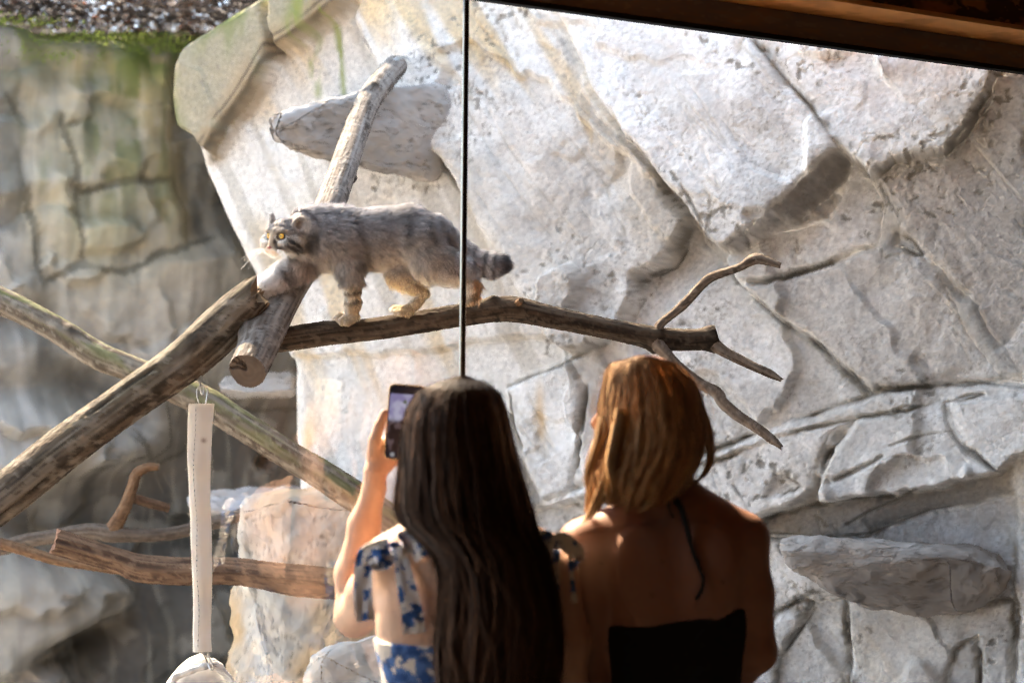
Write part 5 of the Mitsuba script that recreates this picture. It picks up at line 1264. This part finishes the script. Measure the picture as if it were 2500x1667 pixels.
def hair(root, rows, count, segs, seed, dark, mid, light, wav=.05, width=.0032, ends=.12, mat_='hair', puff=.006, lightfn=None, loft=True, strand_end=None, lay=1.0):
    """rows: (py, left px, right px, depth of the middle, half depth). Returns nothing; adds the part 'hair'."""
    rng = np.random.default_rng(seed)
    R = np.array([[*P((l + r) / 2, y, d), (r - l) / 2 * d / FPX, ry] for y, l, r, d, ry in rows])
    nr = 70; S_ = spline(R, nr); S_[:, 3:] = np.maximum(S_[:, 3:], .001)
    V, Fc, C, N = [], [], [], []; at = 0
    if loft:
        m = 72; a = np.arange(m) * 2 * np.pi / m
        g = fbm(np.stack([np.cos(a)[None] * 4 + 0 * S_[:, :1], np.sin(a)[None] * 4 + 0 * S_[:, :1], np.linspace(0, 2, nr)[:, None] + 0 * a[None]], -1), 3, seed=seed) - .5
        k = .96 + .10 * g
        v = np.stack([S_[:, 0, None] + S_[:, 3, None] * np.cos(a) * k, S_[:, 1, None] + S_[:, 4, None] * np.sin(a) * k, S_[:, 2, None] + 0 * a[None]], -1)
        v = np.vstack([v.reshape(-1, 3), S_[-1:, :3]])
        i, j = np.meshgrid(np.arange(nr - 1), np.arange(m), indexing='ij'); a0, a1 = (i * m + j).ravel(), (i * m + (j + 1) % m).ravel()
        kk = np.arange(m)
        f = np.vstack([np.stack([a0, a0 + m, a1 + m], 1), np.stack([a0, a1 + m, a1], 1), np.stack([(nr - 1) * m + kk, kk * 0 + nr * m, (nr - 1) * m + (kk + 1) % m], 1)])
        V.append(v); Fc.append(f); C.append(np.tile(dark, (len(v), 1)) * .7); N.append(vnormals(trimesh.Trimesh(v, f, process=False))); at += len(v)
    th0 = rng.uniform(0, 2 * np.pi, count)
    cl = np.round(th0 * 22) + rng.integers(0, 2, count) * .5
    s0 = np.zeros(count); s0[: count // 4] = rng.uniform(0, .25, count // 4)
    s1 = 1 - ends * rng.random(count) ** 2
    if strand_end is not None: s1 = np.minimum(s1, strand_end(th0) - ends * .4 * rng.random(count))
    s = s0[:, None] + (s1 - s0)[:, None] * np.linspace(0, 1, segs)[None]
    x = s * (nr - 1); i = np.clip(x.astype(int), 0, nr - 2); t = (x - i)[..., None]
    row = S_[i] * (1 - t) + S_[i + 1] * t
    wob = wav * (fbm(np.stack([cl[:, None] * 3.7 + 0 * s, s * 6, 0 * s + seed], -1), 2, seed=seed + 1) - .5) * 2 * np.minimum(s * 2.0, 1) \
        + wav * .35 * (fbm(np.stack([th0[:, None] * 90 + 0 * s, s * 10, 0 * s], -1), 2, seed=seed + 2) - .5) * 2 * np.minimum(s * 2, 1)
    th = th0[:, None] + wob
    deep = rng.random(count)[:, None]
    rad = 1.0 + .10 * lay * (fbm(np.stack([np.cos(th) * 4, np.sin(th) * 4, s * 2], -1), 3, seed=seed) - .5) - .02
    fly = (rng.random(count) < .006)[:, None] * rng.uniform(1, 4, count)[:, None]
    off = puff * deep + puff * fly * np.minimum(s * 3, 1) + .003 * (fbm(np.stack([cl[:, None] * 1.7 + 0 * s, s * 4, 0 * s], -1), 2, seed=seed + 3) - .3) + .014 * lay * s * (fbm(np.stack([cl[:, None] * 2.3 + 0 * s, s * 3, 0 * s + 4], -1), 2, seed=seed + 4) - .5) * 2
    ct, sn = np.cos(th), np.sin(th)
    p = np.stack([row[..., 0] + (row[..., 3] * rad + off) * ct, row[..., 1] + (row[..., 4] * rad + off) * sn, row[..., 2] + .35 * off * (s < .15)], -1)
    radial = np.stack([ct, sn, np.clip(.9 - s * 6, 0, .9)], -1); radial /= np.linalg.norm(radial, axis=-1, keepdims=True)
    tg = np.gradient(p, axis=1); tg /= np.linalg.norm(tg, axis=-1, keepdims=True) + 1e-9
    sd = np.cross(tg, radial); sd /= np.linalg.norm(sd, axis=-1, keepdims=True) + 1e-9
    w = width * rng.uniform(.5, 1.2, count)[:, None] * np.interp(np.linspace(0, 1, segs), [0, .1, .75, 1], [.7, 1, .9, .15])[None]
    v = np.stack([p - sd * w[..., None] / 2, p + sd * w[..., None] / 2], 2).reshape(-1, 3)
    k = (np.arange(count)[:, None] * segs + np.arange(segs - 1)[None]).ravel() * 2
    f = np.vstack([np.stack([k, k + 1, k + 3], 1), np.stack([k, k + 3, k + 2], 1)])
    tone = .55 * (fbm(np.stack([cl * 5.1, 0 * cl, 0 * cl], -1), 2, seed=seed + 5)) + .45 * rng.random(count)
    cc = lerp(lerp(np.tile(dark, (count, 1)), mid, sst(.25, .55, tone)), light, sst(.55, .85, tone))
    cc = np.repeat(cc[:, None], segs, 1)
    if lightfn is not None: cc = lightfn(cc, p, s)
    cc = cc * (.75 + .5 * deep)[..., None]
    tilt = rng.normal(0, .32, count)[:, None, None]
    nv = radial + sd * tilt; nv /= np.linalg.norm(nv, axis=-1, keepdims=True)
    V.append(v); Fc.append(f + at); C.append(np.repeat(cc.reshape(-1, 3), 2, 0)); N.append(np.repeat(nv.reshape(-1, 3), 2, 0))
    return obj('hair', (np.vstack(V), np.vstack(Fc)), mat_, root, color=np.clip(np.vstack(C), .002, .9), normals=np.vstack(N))

def lower_body(F, cx, d, hipw=.088, face=np.array([.25, 1, 0])):
    face = face / np.linalg.norm(face); side = np.array([face[1], -face[0], 0])
    o = np.array([cx, d, 0.0])
    for s in (-1, 1):
        F.chain([(o + side * s * hipw + [0, 0, .88], .088), (o + side * s * .085 + [0, 0, .62], .066), (o + side * s * .08 + [0, 0, .46], .050), (o + side * s * .08 - face * .015 + [0, 0, .32], .048), (o + side * s * .08 - face * .01 + [0, 0, .09], .030)], .03)
        F.chain([(o + side * s * .08 + [0, 0, .045], .034), (o + side * (s * .085) + face * .13 + [0, 0, .035], .026)], .02)

mat('skin', rough=.5, spec=.35)
mat('hair', rough=.58, spec=.14)

# --- the dark haired woman with the phone
BD = 3.10
def Bq(px, py, dy=0.0): return P(px, py, BD + dy)
u1 = BD / FPX
def brunette():
    F = Field([-.48, BD - .26, 0.0], [.18, BD + .36, 1.68], .0048)
    Tz = Field([-.48, BD - .26, .40], [.18, BD + .2, 1.36], .006)
    def torso(G, e=0.0):
        G.ell(Bq(1126, 1500, .01), np.array([.170 + e, .105 + e, .22]), .03)
        G.ell(Bq(1145, 1385, .0), np.array([.170 + e, .085 + e, .10]), .03)
        G.ell(Bq(1130, 1700, .01), np.array([.145 + e, .092 + e, .18]), .04)
        G.ell(np.array([Bq(1140, 1700)[0], BD + .01, .90]), np.array([.168 + e, .115 + e, .14]), .05)
        for s in (-1, 1): G.ell(Bq(1138 + s * 85, 1560, .085), np.array([.062, .06, .065]) + e, .03)
    torso(F)
    for s, sx in ((-1, 958), (1, 1335)):
        F.cone(Bq(1135 + s * 40, 1275, .0), Bq(sx, 1365, .0), .045, .048, .03)
    F.chain([(Bq(1128, 1180, .02), .050), (Bq(1132, 1290, .0), .060)], .03)
    head_into(F, Bq(1118, 1082, .025), np.array([-.35, 1, .05]), .93)
    # her left arm, raised with the phone
    el, wr = P(868, 1503, BD + .21), P(914, 1190, BD + .20)
    F.chain([(Bq(952, 1372, .01), .050), (Bq(905, 1450, .10), .047), (el, .041)], .025)
    F.chain([(el, .042), (P(866, 1400, BD + .215), .040), (P(890, 1280, BD + .21), .032), (wr, .0235)], .018)
    hd = BD + .185
    def H(px, py, dy=0.0): return P(px, py, hd + dy)
    # hand: palm behind the phone's lower corner, thumb up its side, four fingers round the back
    F.chain([(wr, .0235), (H(917, 1150, .012), .0225), (H(925, 1110, .018), .022)], .012)
    F.chain([(H(945, 1132, .02), .017), (H(955, 1085, .026), .017)], .012)
    F.chain([(H(932, 1125, .015), .020), (H(950, 1080, .022), .018)], .012)
    F.chain([(H(912, 1110, .004), .0155), (H(915, 1075, -.004), .0125), (H(926, 1040, -.008), .0108), (H(938, 1008, -.010), .0088)], .007)
    for (b0, m0, t0, r) in (((958, 1058), (1002, 1040), (1040, 1042), .0095), ((962, 1082), (1008, 1068), (1044, 1072), .0098), ((962, 1105), (1006, 1098), (1040, 1102), .0094), ((958, 1125), (994, 1128), (1018, 1130), .0084)):
        F.chain([(H(*b0, .028), r * 1.15), (H(*m0, .024), r), (H(*t0, .010), r * .85), (H(t0[0] + 3, t0[1] + 2, -.004), r * .75)], .004)
    # her other arm hangs, its hand at the hip
    F.chain([(Bq(1345, 1372, .0), .050), (Bq(1385, 1560, .02), .042), (Bq(1392, 1690, .05), .037)], .025)
    F.chain([(Bq(1392, 1690, .05), .036), (Bq(1350, 1860, .16), .026), (Bq(1335, 1900, .185), .022)], .018)
    q = Bq(1330, 1920, .2)
    for i_ in range(4): F.chain([(q + np.array([.012 * i_ - .018, .01, -.01]), .011), (q + np.array([.013 * i_ - .02, .03, -.055 - .006 * (i_ in (1, 2))]), .009), (q + np.array([.013 * i_ - .02, .035, -.085]), .0075)], .006)
    F.chain([(q + [-.02, .01, 0], .013), (q + [-.045, .02, -.03], .010), (q + [-.05, .025, -.055], .008)], .006)
    lower_body(F, Bq(1140, 1700)[0], BD + .01)
    torso(Tz, .007)
    gx, gy, gz = [Tz.lo[k] + Tz.h * np.arange(Tz.n[k]) for k in range(3)]
    X, Y, Z = np.meshgrid(gx, gy, gz, indexing='ij')
    hem = np.array([Bq(1140, 1700)[0], BD + .01])
    rr = np.hypot((X - hem[0]) / 1.0, (Y - hem[1]) / .8)
    skirt = (rr - (.165 + (.92 - Z) * .28 + .008 * np.sin(np.arctan2(Y - hem[1], X - hem[0]) * 18))) * .8
    Tz.f = np.minimum(Tz.f, np.maximum(skirt, Z - .92).astype(np.float32))
    top = Bq(0, 1537)[2] + .05 * sst(BD + .02, BD + .12, Y) - .006
    Tz.f = np.maximum(Tz.f, np.maximum(Z - top, .46 - Z).astype(np.float32))
    return F.mesh(4), Tz.mesh(3), H
bm, dress, HH = brunette()
def toile(p, n, uv):
    a = mikit.fbm(p.x * 38 + 3, p.y * 38, p.z * 32, 3); b = mikit.fbm(p.x * 80, p.y * 80 + 5, p.z * 70, 3)
    rib = .5 + .5 * dr.sin(p.z * 900)
    m = mikit.smoothstep(.465, .515, a * .72 + b * .30) 
    blue = mikit.mix((.035, .085, .24), (.10, .19, .42), mikit.smoothstep(.4, .65, b))
    return mikit.mix(mikit.mix((.76, .69, .60), (.66, .58, .49), rib * .6), blue, m)
scene['toile'] = {'type': 'twosided', 'b': {'type': 'bumpmap', 'arbitrary': mikit.proc(lambda p, n, uv: dr.sin(p.z * 900 + 3 * mikit.noise(p.x * 60, p.y * 60, p.z * 60)), 3e-4), 'scale': .0008,
                  'b': {'type': 'principled', 'base_color': mikit.proc(toile), 'roughness': .85, 'specular': .15}}}
def toile2(p, n, uv):
    a = mikit.fbm(p.x * 60 + 1.5, p.y * 60, p.z * 48 + 2.0, 3)
    return mikit.mix((.88, .86, .83), mikit.mix((.03, .08, .26), (.07, .18, .48), mikit.noise(p.x * 90, p.y * 90, p.z * 90)), mikit.smoothstep(.54, .60, a))
mat('ribbon_cloth', mikit.proc(toile2), .8, .15)
root = numbered('person')
v = np.array(bm.vertices); c = skin_col(v, (.55, .35, .24), (.52, .27, .18), 3)
for (px, py, rr) in ((862, 1374, .005), (866, 1366, .003), (856, 1382, .003), (833, 1440, .004), (830, 1460, .003)):     # small tattoos on the forearm
    d = np.linalg.norm((v - P(px, py, BD + .18))[:, [0, 2]], axis=1)
    c = lerp(c, (.10, .085, .09), .8 * np.exp(-(d / rr) ** 2) * sst(.3, .5, fbm(v * 300, 2, seed=4)))
obj('body', bm, 'skin', root, color=c, normals=vnormals(bm))
obj('dress', dress, 'toile', root, smooth=True)
lab(root + '__dress', 'white dress with a blue printed pattern')
# straps tied in bows on the shoulders
sk = root + '__bow'
b1 = Bq(985, 1345, -.06)
ribbon([Bq(1012, 1545, -.085), Bq(1003, 1480, -.100), Bq(988, 1410, -.092), Bq(980, 1350, -.062), Bq(985, 1325, -.01), Bq(1000, 1345, .05)], [.045, .040, .034, .026, .03, .03], 'ribbon_cloth', root, 'strap', wave=.001)
ribbon([Bq(978, 1338, -.066), Bq(945, 1330, -.070), Bq(905, 1345, -.062), Bq(890, 1368, -.055), Bq(886, 1420, -.060), Bq(888, 1480, -.075), Bq(893, 1514, -.082)], [.022, .034, .036, .036, .036, .036, .034], 'ribbon_cloth', root, 'bow', wave=.0018, seed=1, wdir=[1, 0, -.1])
ribbon([Bq(950, 1365, -.072), Bq(930, 1352, -.078), Bq(912, 1362, -.072), Bq(930, 1372, -.070), Bq(968, 1352, -.070)], [.024, .034, .036, .034, .022], 'ribbon_cloth', root, 'bow', wave=.001, seed=2, wdir=[0, .4, 1])
ribbon([Bq(975, 1345, -.068), Bq(985, 1318, -.062), Bq(1002, 1322, -.066), Bq(1018, 1340, -.075), Bq(1032, 1362, -.08)], [.02, .036, .034, .034, .032], 'ribbon_cloth', root, 'bow', wave=.0015, seed=3, wdir=[.4, 0, 1])
obj('bow', trimesh.creation.icosphere(3, .016).apply_scale([1, .7, .8]).apply_translation(Bq(980, 1346, -.07)), 'ribbon_cloth', root, smooth=True)
ribbon([Bq(1330, 1560, -.085), Bq(1340, 1470, -.09), Bq(1345, 1390, -.075), Bq(1350, 1335, -.045), Bq(1345, 1325, .02)], [.045, .04, .034, .028, .03], 'ribbon_cloth', root, 'strap')
ribbon([Bq(1350, 1338, -.062), Bq(1368, 1318, -.06), Bq(1392, 1332, -.055), Bq(1408, 1352, -.05), Bq(1400, 1385, -.05)], [.02, .034, .034, .030, .024], 'ribbon_cloth', root, 'bow', wdir=[.3, 0, 1])
ribbon([Bq(1352, 1340, -.064), Bq(1335, 1315, -.07), Bq(1318, 1318, -.078), Bq(1328, 1342, -.075), Bq(1350, 1344, -.066)], [.02, .032, .034, .03, .02], 'ribbon_cloth', root, 'bow', wdir=[.3, 0, 1])
ribbon([Bq(1390, 1345, -.055), Bq(1396, 1400, -.055), Bq(1400, 1440, -.055), Bq(1403, 1470, -.055)], [.008, .008, .008, .012], 'ribbon_cloth', root, 'bow')
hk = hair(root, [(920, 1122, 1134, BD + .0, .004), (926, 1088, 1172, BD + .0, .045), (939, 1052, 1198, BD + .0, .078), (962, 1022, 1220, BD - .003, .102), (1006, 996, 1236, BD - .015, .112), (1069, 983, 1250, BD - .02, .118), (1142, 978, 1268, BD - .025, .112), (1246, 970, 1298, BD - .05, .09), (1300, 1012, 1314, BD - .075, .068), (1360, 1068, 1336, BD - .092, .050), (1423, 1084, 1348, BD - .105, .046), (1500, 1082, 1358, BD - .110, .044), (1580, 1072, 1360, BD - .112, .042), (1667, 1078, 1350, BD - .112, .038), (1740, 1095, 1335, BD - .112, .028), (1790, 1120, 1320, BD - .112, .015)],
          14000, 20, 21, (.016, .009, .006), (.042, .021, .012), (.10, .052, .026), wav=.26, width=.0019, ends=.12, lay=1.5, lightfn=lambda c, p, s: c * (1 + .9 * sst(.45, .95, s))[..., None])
lab(hk, 'very long dark brown wavy hair')
lab(root, 'woman with very long dark hair in a blue and white dress, holding up a phone', 'person')
# the phone in her hand
def phone():
    root = 'phone'; c = HH(988, 1031, 0.004)
    th = math.radians(4.0); Rz = np.array([[math.cos(th), 0, math.sin(th)], [0, 1, 0], [-math.sin(th), 0, math.cos(th)]])
    yaw = math.radians(8); Ry = np.array([[math.cos(yaw), -math.sin(yaw), 0], [math.sin(yaw), math.cos(yaw), 0], [0, 0, 1]])
    R = Ry @ Rz
    def rr(w, h_, r, t, off):
        g = shapely.box(-w / 2 + r, -h_ / 2 + r, w / 2 - r, h_ / 2 - r).buffer(r, 8)
        m = trimesh.creation.extrude_polygon(g, t, engine='earcut')
        v = np.array(m.vertices); v = np.stack([v[:, 0], -v[:, 2] + off, v[:, 1]], 1)
        return trimesh.Trimesh(v @ R.T + c, m.faces, process=False)
    obj('case', rr(.078, .159, .012, .0082, .0041), 'gold_rim', root)
    obj('bezel', rr(.0725, .1535, .0105, .0006, -.0042), 'rubber', root)
    sm_ = rr(.0700, .1510, .0085, .0004, -.0049); lq = (np.array(sm_.vertices) - c) @ R
    k = obj('screen', sm_, 'screen_picture', root, uv=lq[:, [0, 2]] / np.array([.035, .0755])); lab(k, 'lit screen showing the camera view of the rocks and branches')
    for dx, dz in ((-.022, .058), (-.022, .036)): obj('lens', trimesh.creation.cylinder(.007, .002, sections=24).apply_transform(trimesh.transformations.rotation_matrix(math.pi / 2, [1, 0, 0])).apply_translation([dx, .0052, dz]).apply_transform(np.block([[R, c[:, None]], [np.zeros((1, 3)), np.ones((1, 1))]])), 'rubber', root, smooth=30)
    def pic(p, n, uv):
        x, z = uv.x, uv.y
        f1 = mikit.fbm(x * 2.2 + 5, z * 4.0, 0, 3)
        rock = mikit.mix((.34, .30, .55), (.62, .60, .80), mikit.smoothstep(.35, .6, f1))
        low = mikit.mix((.02, .012, .014), (.16, .11, .12), mikit.smoothstep(.50, .68, mikit.fbm(x * 4, z * 7 + 3, 0, 3)))
        col = mikit.mix(low, rock, mikit.smoothstep(-.02, .16, z + .12 * (f1 - .5)))
        fern = mikit.smoothstep(.18, .06, dr.sqrt(dr.square(x + .1) + dr.square((z - .55) * 1.6)))
        col = mikit.mix(col, (.10, .14, .05), fern * mikit.smoothstep(.4, .55, mikit.noise(x * 12, z * 16)))
        bar = dr.select((z > .78) | (z < -.80), 1.0, 0.0)
        col = mikit.mix(col, (.012, .012, .02), bar)
        btn = mikit.smoothstep(.16, .12, dr.sqrt(dr.square(x) + dr.square((z + .90) * 2.1)))
        th2 = mikit.smoothstep(.14, .10, dr.maximum(dr.abs(x + .6), dr.abs((z + .90) * 2.1)))
        return mikit.mix(col, (.7, .7, .75), dr.maximum(btn, th2 * .6)) * SCREEN
    scene['screen_picture'] = {'type': 'principled', 'base_color': {'type': 'rgb', 'value': [.01, .01, .012]}, 'roughness': .12, 'specular': .5}
    scene[k]['emitter'] = {'type': 'area', 'radiance': mikit.proc(pic)}
    lab(root, 'phone in a gold edged case held up by the dark haired woman, its screen lit', 'phone')
SCREEN = 0.036
mat('gold_rim', (.85, .70, .48), .35, .5, metallic=.3)
phone()

# --- the fair haired woman in black
LD = 3.17
def Lq(px, py, dy=0.0): return P(px, py, LD + dy)
def blonde():
    F = Field([.05, LD - .22, 0.0], [.62, LD + .36, 1.72], .0048)
    Tz = Field([.05, LD - .2, .42], [.62, LD + .22, 1.22], .006)
    def torso(G, e=0.0):
        G.ell(Lq(1652, 1490, .01), np.array([.142 + e, .100 + e, .22]), .03)
        G.ell(Lq(1640, 1350, .0), np.array([.165 + e, .085 + e, .105]), .03)
        G.ell(Lq(1650, 1690, .01), np.array([.118 + e, .088 + e, .17]), .04)
        G.ell(np.array([Lq(1650, 1690)[0], LD + .01, .90]), np.array([.165 + e, .115 + e, .14]), .05)
        for s in (-1, 1): G.ell(Lq(1645 + s * 80, 1540, .08), np.array([.06, .06, .065]) + e, .03)
    torso(F)
    F.cone(Lq(1600, 1245, .0), Lq(1425, 1330, .0), .046, .050, .03)
    F.cone(Lq(1672, 1225, .0), Lq(1812, 1310, .0), .046, .048, .03)
    F.chain([(Lq(1610, 1130, .02), .050), (Lq(1640, 1275, .0), .062)], .03)
    for px, py in ((1568, 1395), (1738, 1385)): F.ell(Lq(px, py, -.066), np.array([.050, .018, .08]), .04)
    F.cone(Lq(1652, 1300, -.108), Lq(1656, 1500, -.122), .010, .008, .04, cut=True)
    head_into(F, Lq(1570, 1012, .02), np.array([-.82, .62, .10]))
    F.chain([(Lq(1432, 1335, .0), .052), (Lq(1430, 1480, .01), .047), (Lq(1436, 1660, .04), .040)], .028)
    F.chain([(Lq(1436, 1660, .04), .040), (Lq(1385, 1690, .14), .032), (Lq(1345, 1650, .24), .0225)], .018)
    q = Lq(1330, 1640, .26)
    F.chain([(Lq(1345, 1650, .24), .0225), (q, .022)], .01)
    for i_ in range(4): F.chain([(q + np.array([-.008, .012, .020 - .013 * i_]), .0105), (q + np.array([-.012, .05, .022 - .015 * i_]), .0095), (q + np.array([.012, .062, .020 - .015 * i_]), .0085), (q + np.array([.022, .045, .018 - .014 * i_]), .0075)], .004)
    F.chain([(q + [.012, .0, .016], .012), (q + [.026, .022, .026], .0105), (q + [.03, .045, .018], .009)], .005)
    F.chain([(Lq(1815, 1322, .0), .050), (Lq(1832, 1450, .01), .044), (Lq(1846, 1590, .02), .040)], .025)
    F.chain([(Lq(1846, 1590, .02), .040), (Lq(1790, 1660, .13), .033), (Lq(1740, 1660, .22), .024)], .018)
    q = Lq(1725, 1655, .245)
    F.chain([(Lq(1740, 1660, .22), .023), (q, .021)], .01)
    for i_ in range(4): F.chain([(q + np.array([-.005, .012, .018 - .012 * i_]), .010), (q + np.array([-.03, .04, .018 - .014 * i_]), .009), (q + np.array([-.05, .045, .014 - .014 * i_]), .008)], .004)
    F.chain([(q + [-.01, -.0, .014], .011), (q + [-.03, .012, .03], .010), (q + [-.045, .02, .032], .008)], .005)
    lower_body(F, Lq(1650, 1690)[0], LD + .01, face=np.array([-.2, 1, 0]))
    torso(Tz, .006)
    gx, gy, gz = [Tz.lo[k] + Tz.h * np.arange(Tz.n[k]) for k in range(3)]
    X, Y, Z = np.meshgrid(gx, gy, gz, indexing='ij')
    hem = np.array([Lq(1650, 1690)[0], LD + .01])
    rr = np.hypot(X - hem[0], (Y - hem[1]) / .8)
    Tz.f = np.minimum(Tz.f, np.maximum((rr - (.165 + (.92 - Z) * .12)) * .8, Z - .92).astype(np.float32))
    a, b = Lq(1530, 1514), Lq(1805, 1474)
    top = a[2] + (b[2] - a[2]) * (X - a[0]) / (b[0] - a[0]) + .06 * sst(LD + .02, LD + .12, Y)
    Tz.f = np.maximum(Tz.f, np.maximum(Z - top, .46 - Z).astype(np.float32))
    return F.mesh(4), Tz.mesh(3)
lm, top = blonde()
root = numbered('person')
v = np.array(lm.vertices)
sc_ = skin_col(v, (.33, .172, .112), (.31, .142, .09), 13)
for px, py, r_ in ((1592, 1452, .0022), (1700, 1330, .0018), (1618, 1370, .0015), (1490, 1600, .0022), (1764, 1420, .0018), (1470, 1380, .0016)):
    sc_ = lerp(sc_, (.07, .035, .025), .85 * np.exp(-((np.linalg.norm((v - P(px, py, LD - .09))[:, [0, 2]], axis=1) / r_ / 1.6) ** 2)))
obj('body', lm, 'skin', root, color=sc_, normals=vnormals(lm))
mat('black_cloth', (.012, .011, .012), .85, .2)
obj('top', top, 'black_cloth', root, smooth=True)
lab(root + '__top', 'strapless black top')
def string(pts, r): return tube(spline(np.array(pts), 40), r, 8, flat=.6)
obj('halter_tie', join([string([Lq(1640, 1212, -.072), Lq(1660, 1236, -.085), Lq(1676, 1285, -.096), Lq(1688, 1335, -.098), Lq(1706, 1382, -.100), Lq(1717, 1415, -.102), Lq(1712, 1442, -.104), Lq(1698, 1464, -.106)], np.interp(np.linspace(0, 1, 40), [0, .3, .5, 1], [.008, .0075, .005, .0042])),
                        string([Lq(1636, 1212, -.074), Lq(1632, 1232, -.086), Lq(1638, 1252, -.090), Lq(1644, 1262, -.092)], .005)]), 'black_cloth', root, smooth=40)
blond = ((.13, .062, .027), (.35, .19, .088), (.66, .44, .23))
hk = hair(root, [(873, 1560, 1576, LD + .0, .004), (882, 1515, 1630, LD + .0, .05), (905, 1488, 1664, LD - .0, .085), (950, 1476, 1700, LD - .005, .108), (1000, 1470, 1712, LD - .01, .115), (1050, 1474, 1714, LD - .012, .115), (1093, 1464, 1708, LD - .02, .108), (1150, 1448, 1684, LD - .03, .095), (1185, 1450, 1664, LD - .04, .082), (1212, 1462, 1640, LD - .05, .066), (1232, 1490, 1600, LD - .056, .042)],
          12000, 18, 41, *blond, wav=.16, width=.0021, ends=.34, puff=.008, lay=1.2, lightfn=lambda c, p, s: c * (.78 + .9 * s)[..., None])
lab(hk, 'shoulder length reddish blonde hair')
def lock(pts, n, rad, seed):
    """A loose lock: strands gathered along a path."""
    rng = np.random.default_rng(seed); c = spline(np.array(pts), 22)
    V, Fc, C, N = [], [], [], []
    t, A, B = frames(c)
    for k_ in range(n):
        a, r = rng.uniform(0, 2 * np.pi), rad * np.sqrt(rng.random())
        sp = np.interp(np.linspace(0, 1, 22), [0, .6, 1], [1.0, .9, .35])
        p = c + (A * math.cos(a) + B * math.sin(a)) * (r * sp)[:, None] + .002 * (fbm(c * 20 + k_, 2, seed=seed) - .5)[:, None]
        e = int(rng.integers(18, 23)); p = p[:e]; tt = t[:e]
        sd = np.cross(tt, rng.normal(0, 1, 3)); sd /= np.linalg.norm(sd, axis=1, keepdims=True)
        w = .0028 * np.interp(np.linspace(0, 1, e), [0, .8, 1], [1, .8, .2])
        i = sum(len(x) for x in V)
        V.append(np.stack([p - sd * w[:, None] / 2, p + sd * w[:, None] / 2], 1).reshape(-1, 3))
        k2 = np.arange(e - 1) * 2 + i
        Fc += [np.stack([k2, k2 + 1, k2 + 3], 1), np.stack([k2, k2 + 3, k2 + 2], 1)]
        C.append(np.tile(lerp(np.array(blond[1])[None], blond[2], np.array([rng.random()]))[0] * rng.uniform(.6, 1.2), (2 * e, 1)))
        nn = A[:e] * math.cos(a) + B[:e] * math.sin(a); N.append(np.repeat(nn, 2, 0))
    return (np.vstack(V), np.vstack(Fc)), np.vstack(C), np.vstack(N)
for pts, n, rad, sd_ in (([Lq(1690, 960, -.02), Lq(1722, 1030, -.03), Lq(1734, 1090, -.03), Lq(1732, 1130, -.03), Lq(1716, 1160, -.035), Lq(1690, 1182, -.04)], 120, .011, 61),
                    ([Lq(1480, 1020, -.04), Lq(1466, 1090, -.05), Lq(1446, 1150, -.05), Lq(1444, 1200, -.04), Lq(1432, 1250, -.02)], 200, .018, 62),
                    ([Lq(1500, 1080, -.09), Lq(1490, 1150, -.10), Lq(1468, 1205, -.09), Lq(1445, 1250, -.07), Lq(1425, 1275, -.06)], 160, .014, 63),
                    ([Lq(1590, 1080, -.115), Lq(1596, 1150, -.118), Lq(1600, 1200, -.115), Lq(1580, 1232, -.11), Lq(1556, 1246, -.108)], 200, .015, 64),
                    ([Lq(1545, 1090, -.11), Lq(1530, 1150, -.115), Lq(1510, 1200, -.11), Lq(1486, 1232, -.10)], 160, .014, 65),
                    ([Lq(1640, 1060, -.105), Lq(1646, 1120, -.11), Lq(1636, 1180, -.105), Lq(1612, 1222, -.10)], 150, .014, 66),
                    ([Lq(1520, 1000, -.105), Lq(1506, 1070, -.112), Lq(1494, 1130, -.115), Lq(1500, 1190, -.112), Lq(1488, 1225, -.108)], 170, .015, 67),
                    ([Lq(1672, 1040, -.075), Lq(1688, 1100, -.085), Lq(1680, 1150, -.085), Lq(1655, 1190, -.08), Lq(1640, 1216, -.08)], 150, .013, 68),
                    ([Lq(1470, 1060, -.02), Lq(1452, 1120, -.02), Lq(1448, 1170, -.01), Lq(1462, 1215, .0), Lq(1455, 1262, .0)], 150, .014, 69),
                    ([Lq(1570, 1020, -.118), Lq(1562, 1090, -.122), Lq(1548, 1160, -.12), Lq(1540, 1215, -.116), Lq(1528, 1252, -.112)], 170, .014, 70)):
    m, c, nv = lock(pts, n, rad, sd_)
    obj('hair_lock', m, 'hair', root, color=np.clip(c, .004, .9), normals=nv)
lab(root, 'woman with reddish blonde hair and bare shoulders in a strapless black top', 'person')
# amber handle of the bag on her arm
root = 'handbag'
mat('amber', mikit.proc(lambda p, n, uv: mikit.mix((.46, .17, .03), (.10, .03, .01), mikit.smoothstep(.45, .62, mikit.fbm(p.x * 60, p.y * 60, p.z * 60, 2)))), .25, .6)
a = np.linspace(0, 2 * np.pi, 40); cb = P(1366, 1640, LD + .18)
obj('handle', tube(np.stack([cb[0] + .045 * np.cos(a), cb[1] + .02 * np.cos(a), cb[2] + .075 * np.sin(a)], 1), .009, 12), 'amber', root, smooth=True)
mat('straw', (.35, .24, .13), .9, .1)
obj('bag', box((.22, .09, .20), cb + [0, .0, -.155], bevel=.03), 'straw', root, smooth=40)
lab(root, 'bag with an amber brown ring handle between the two women', 'handbag')
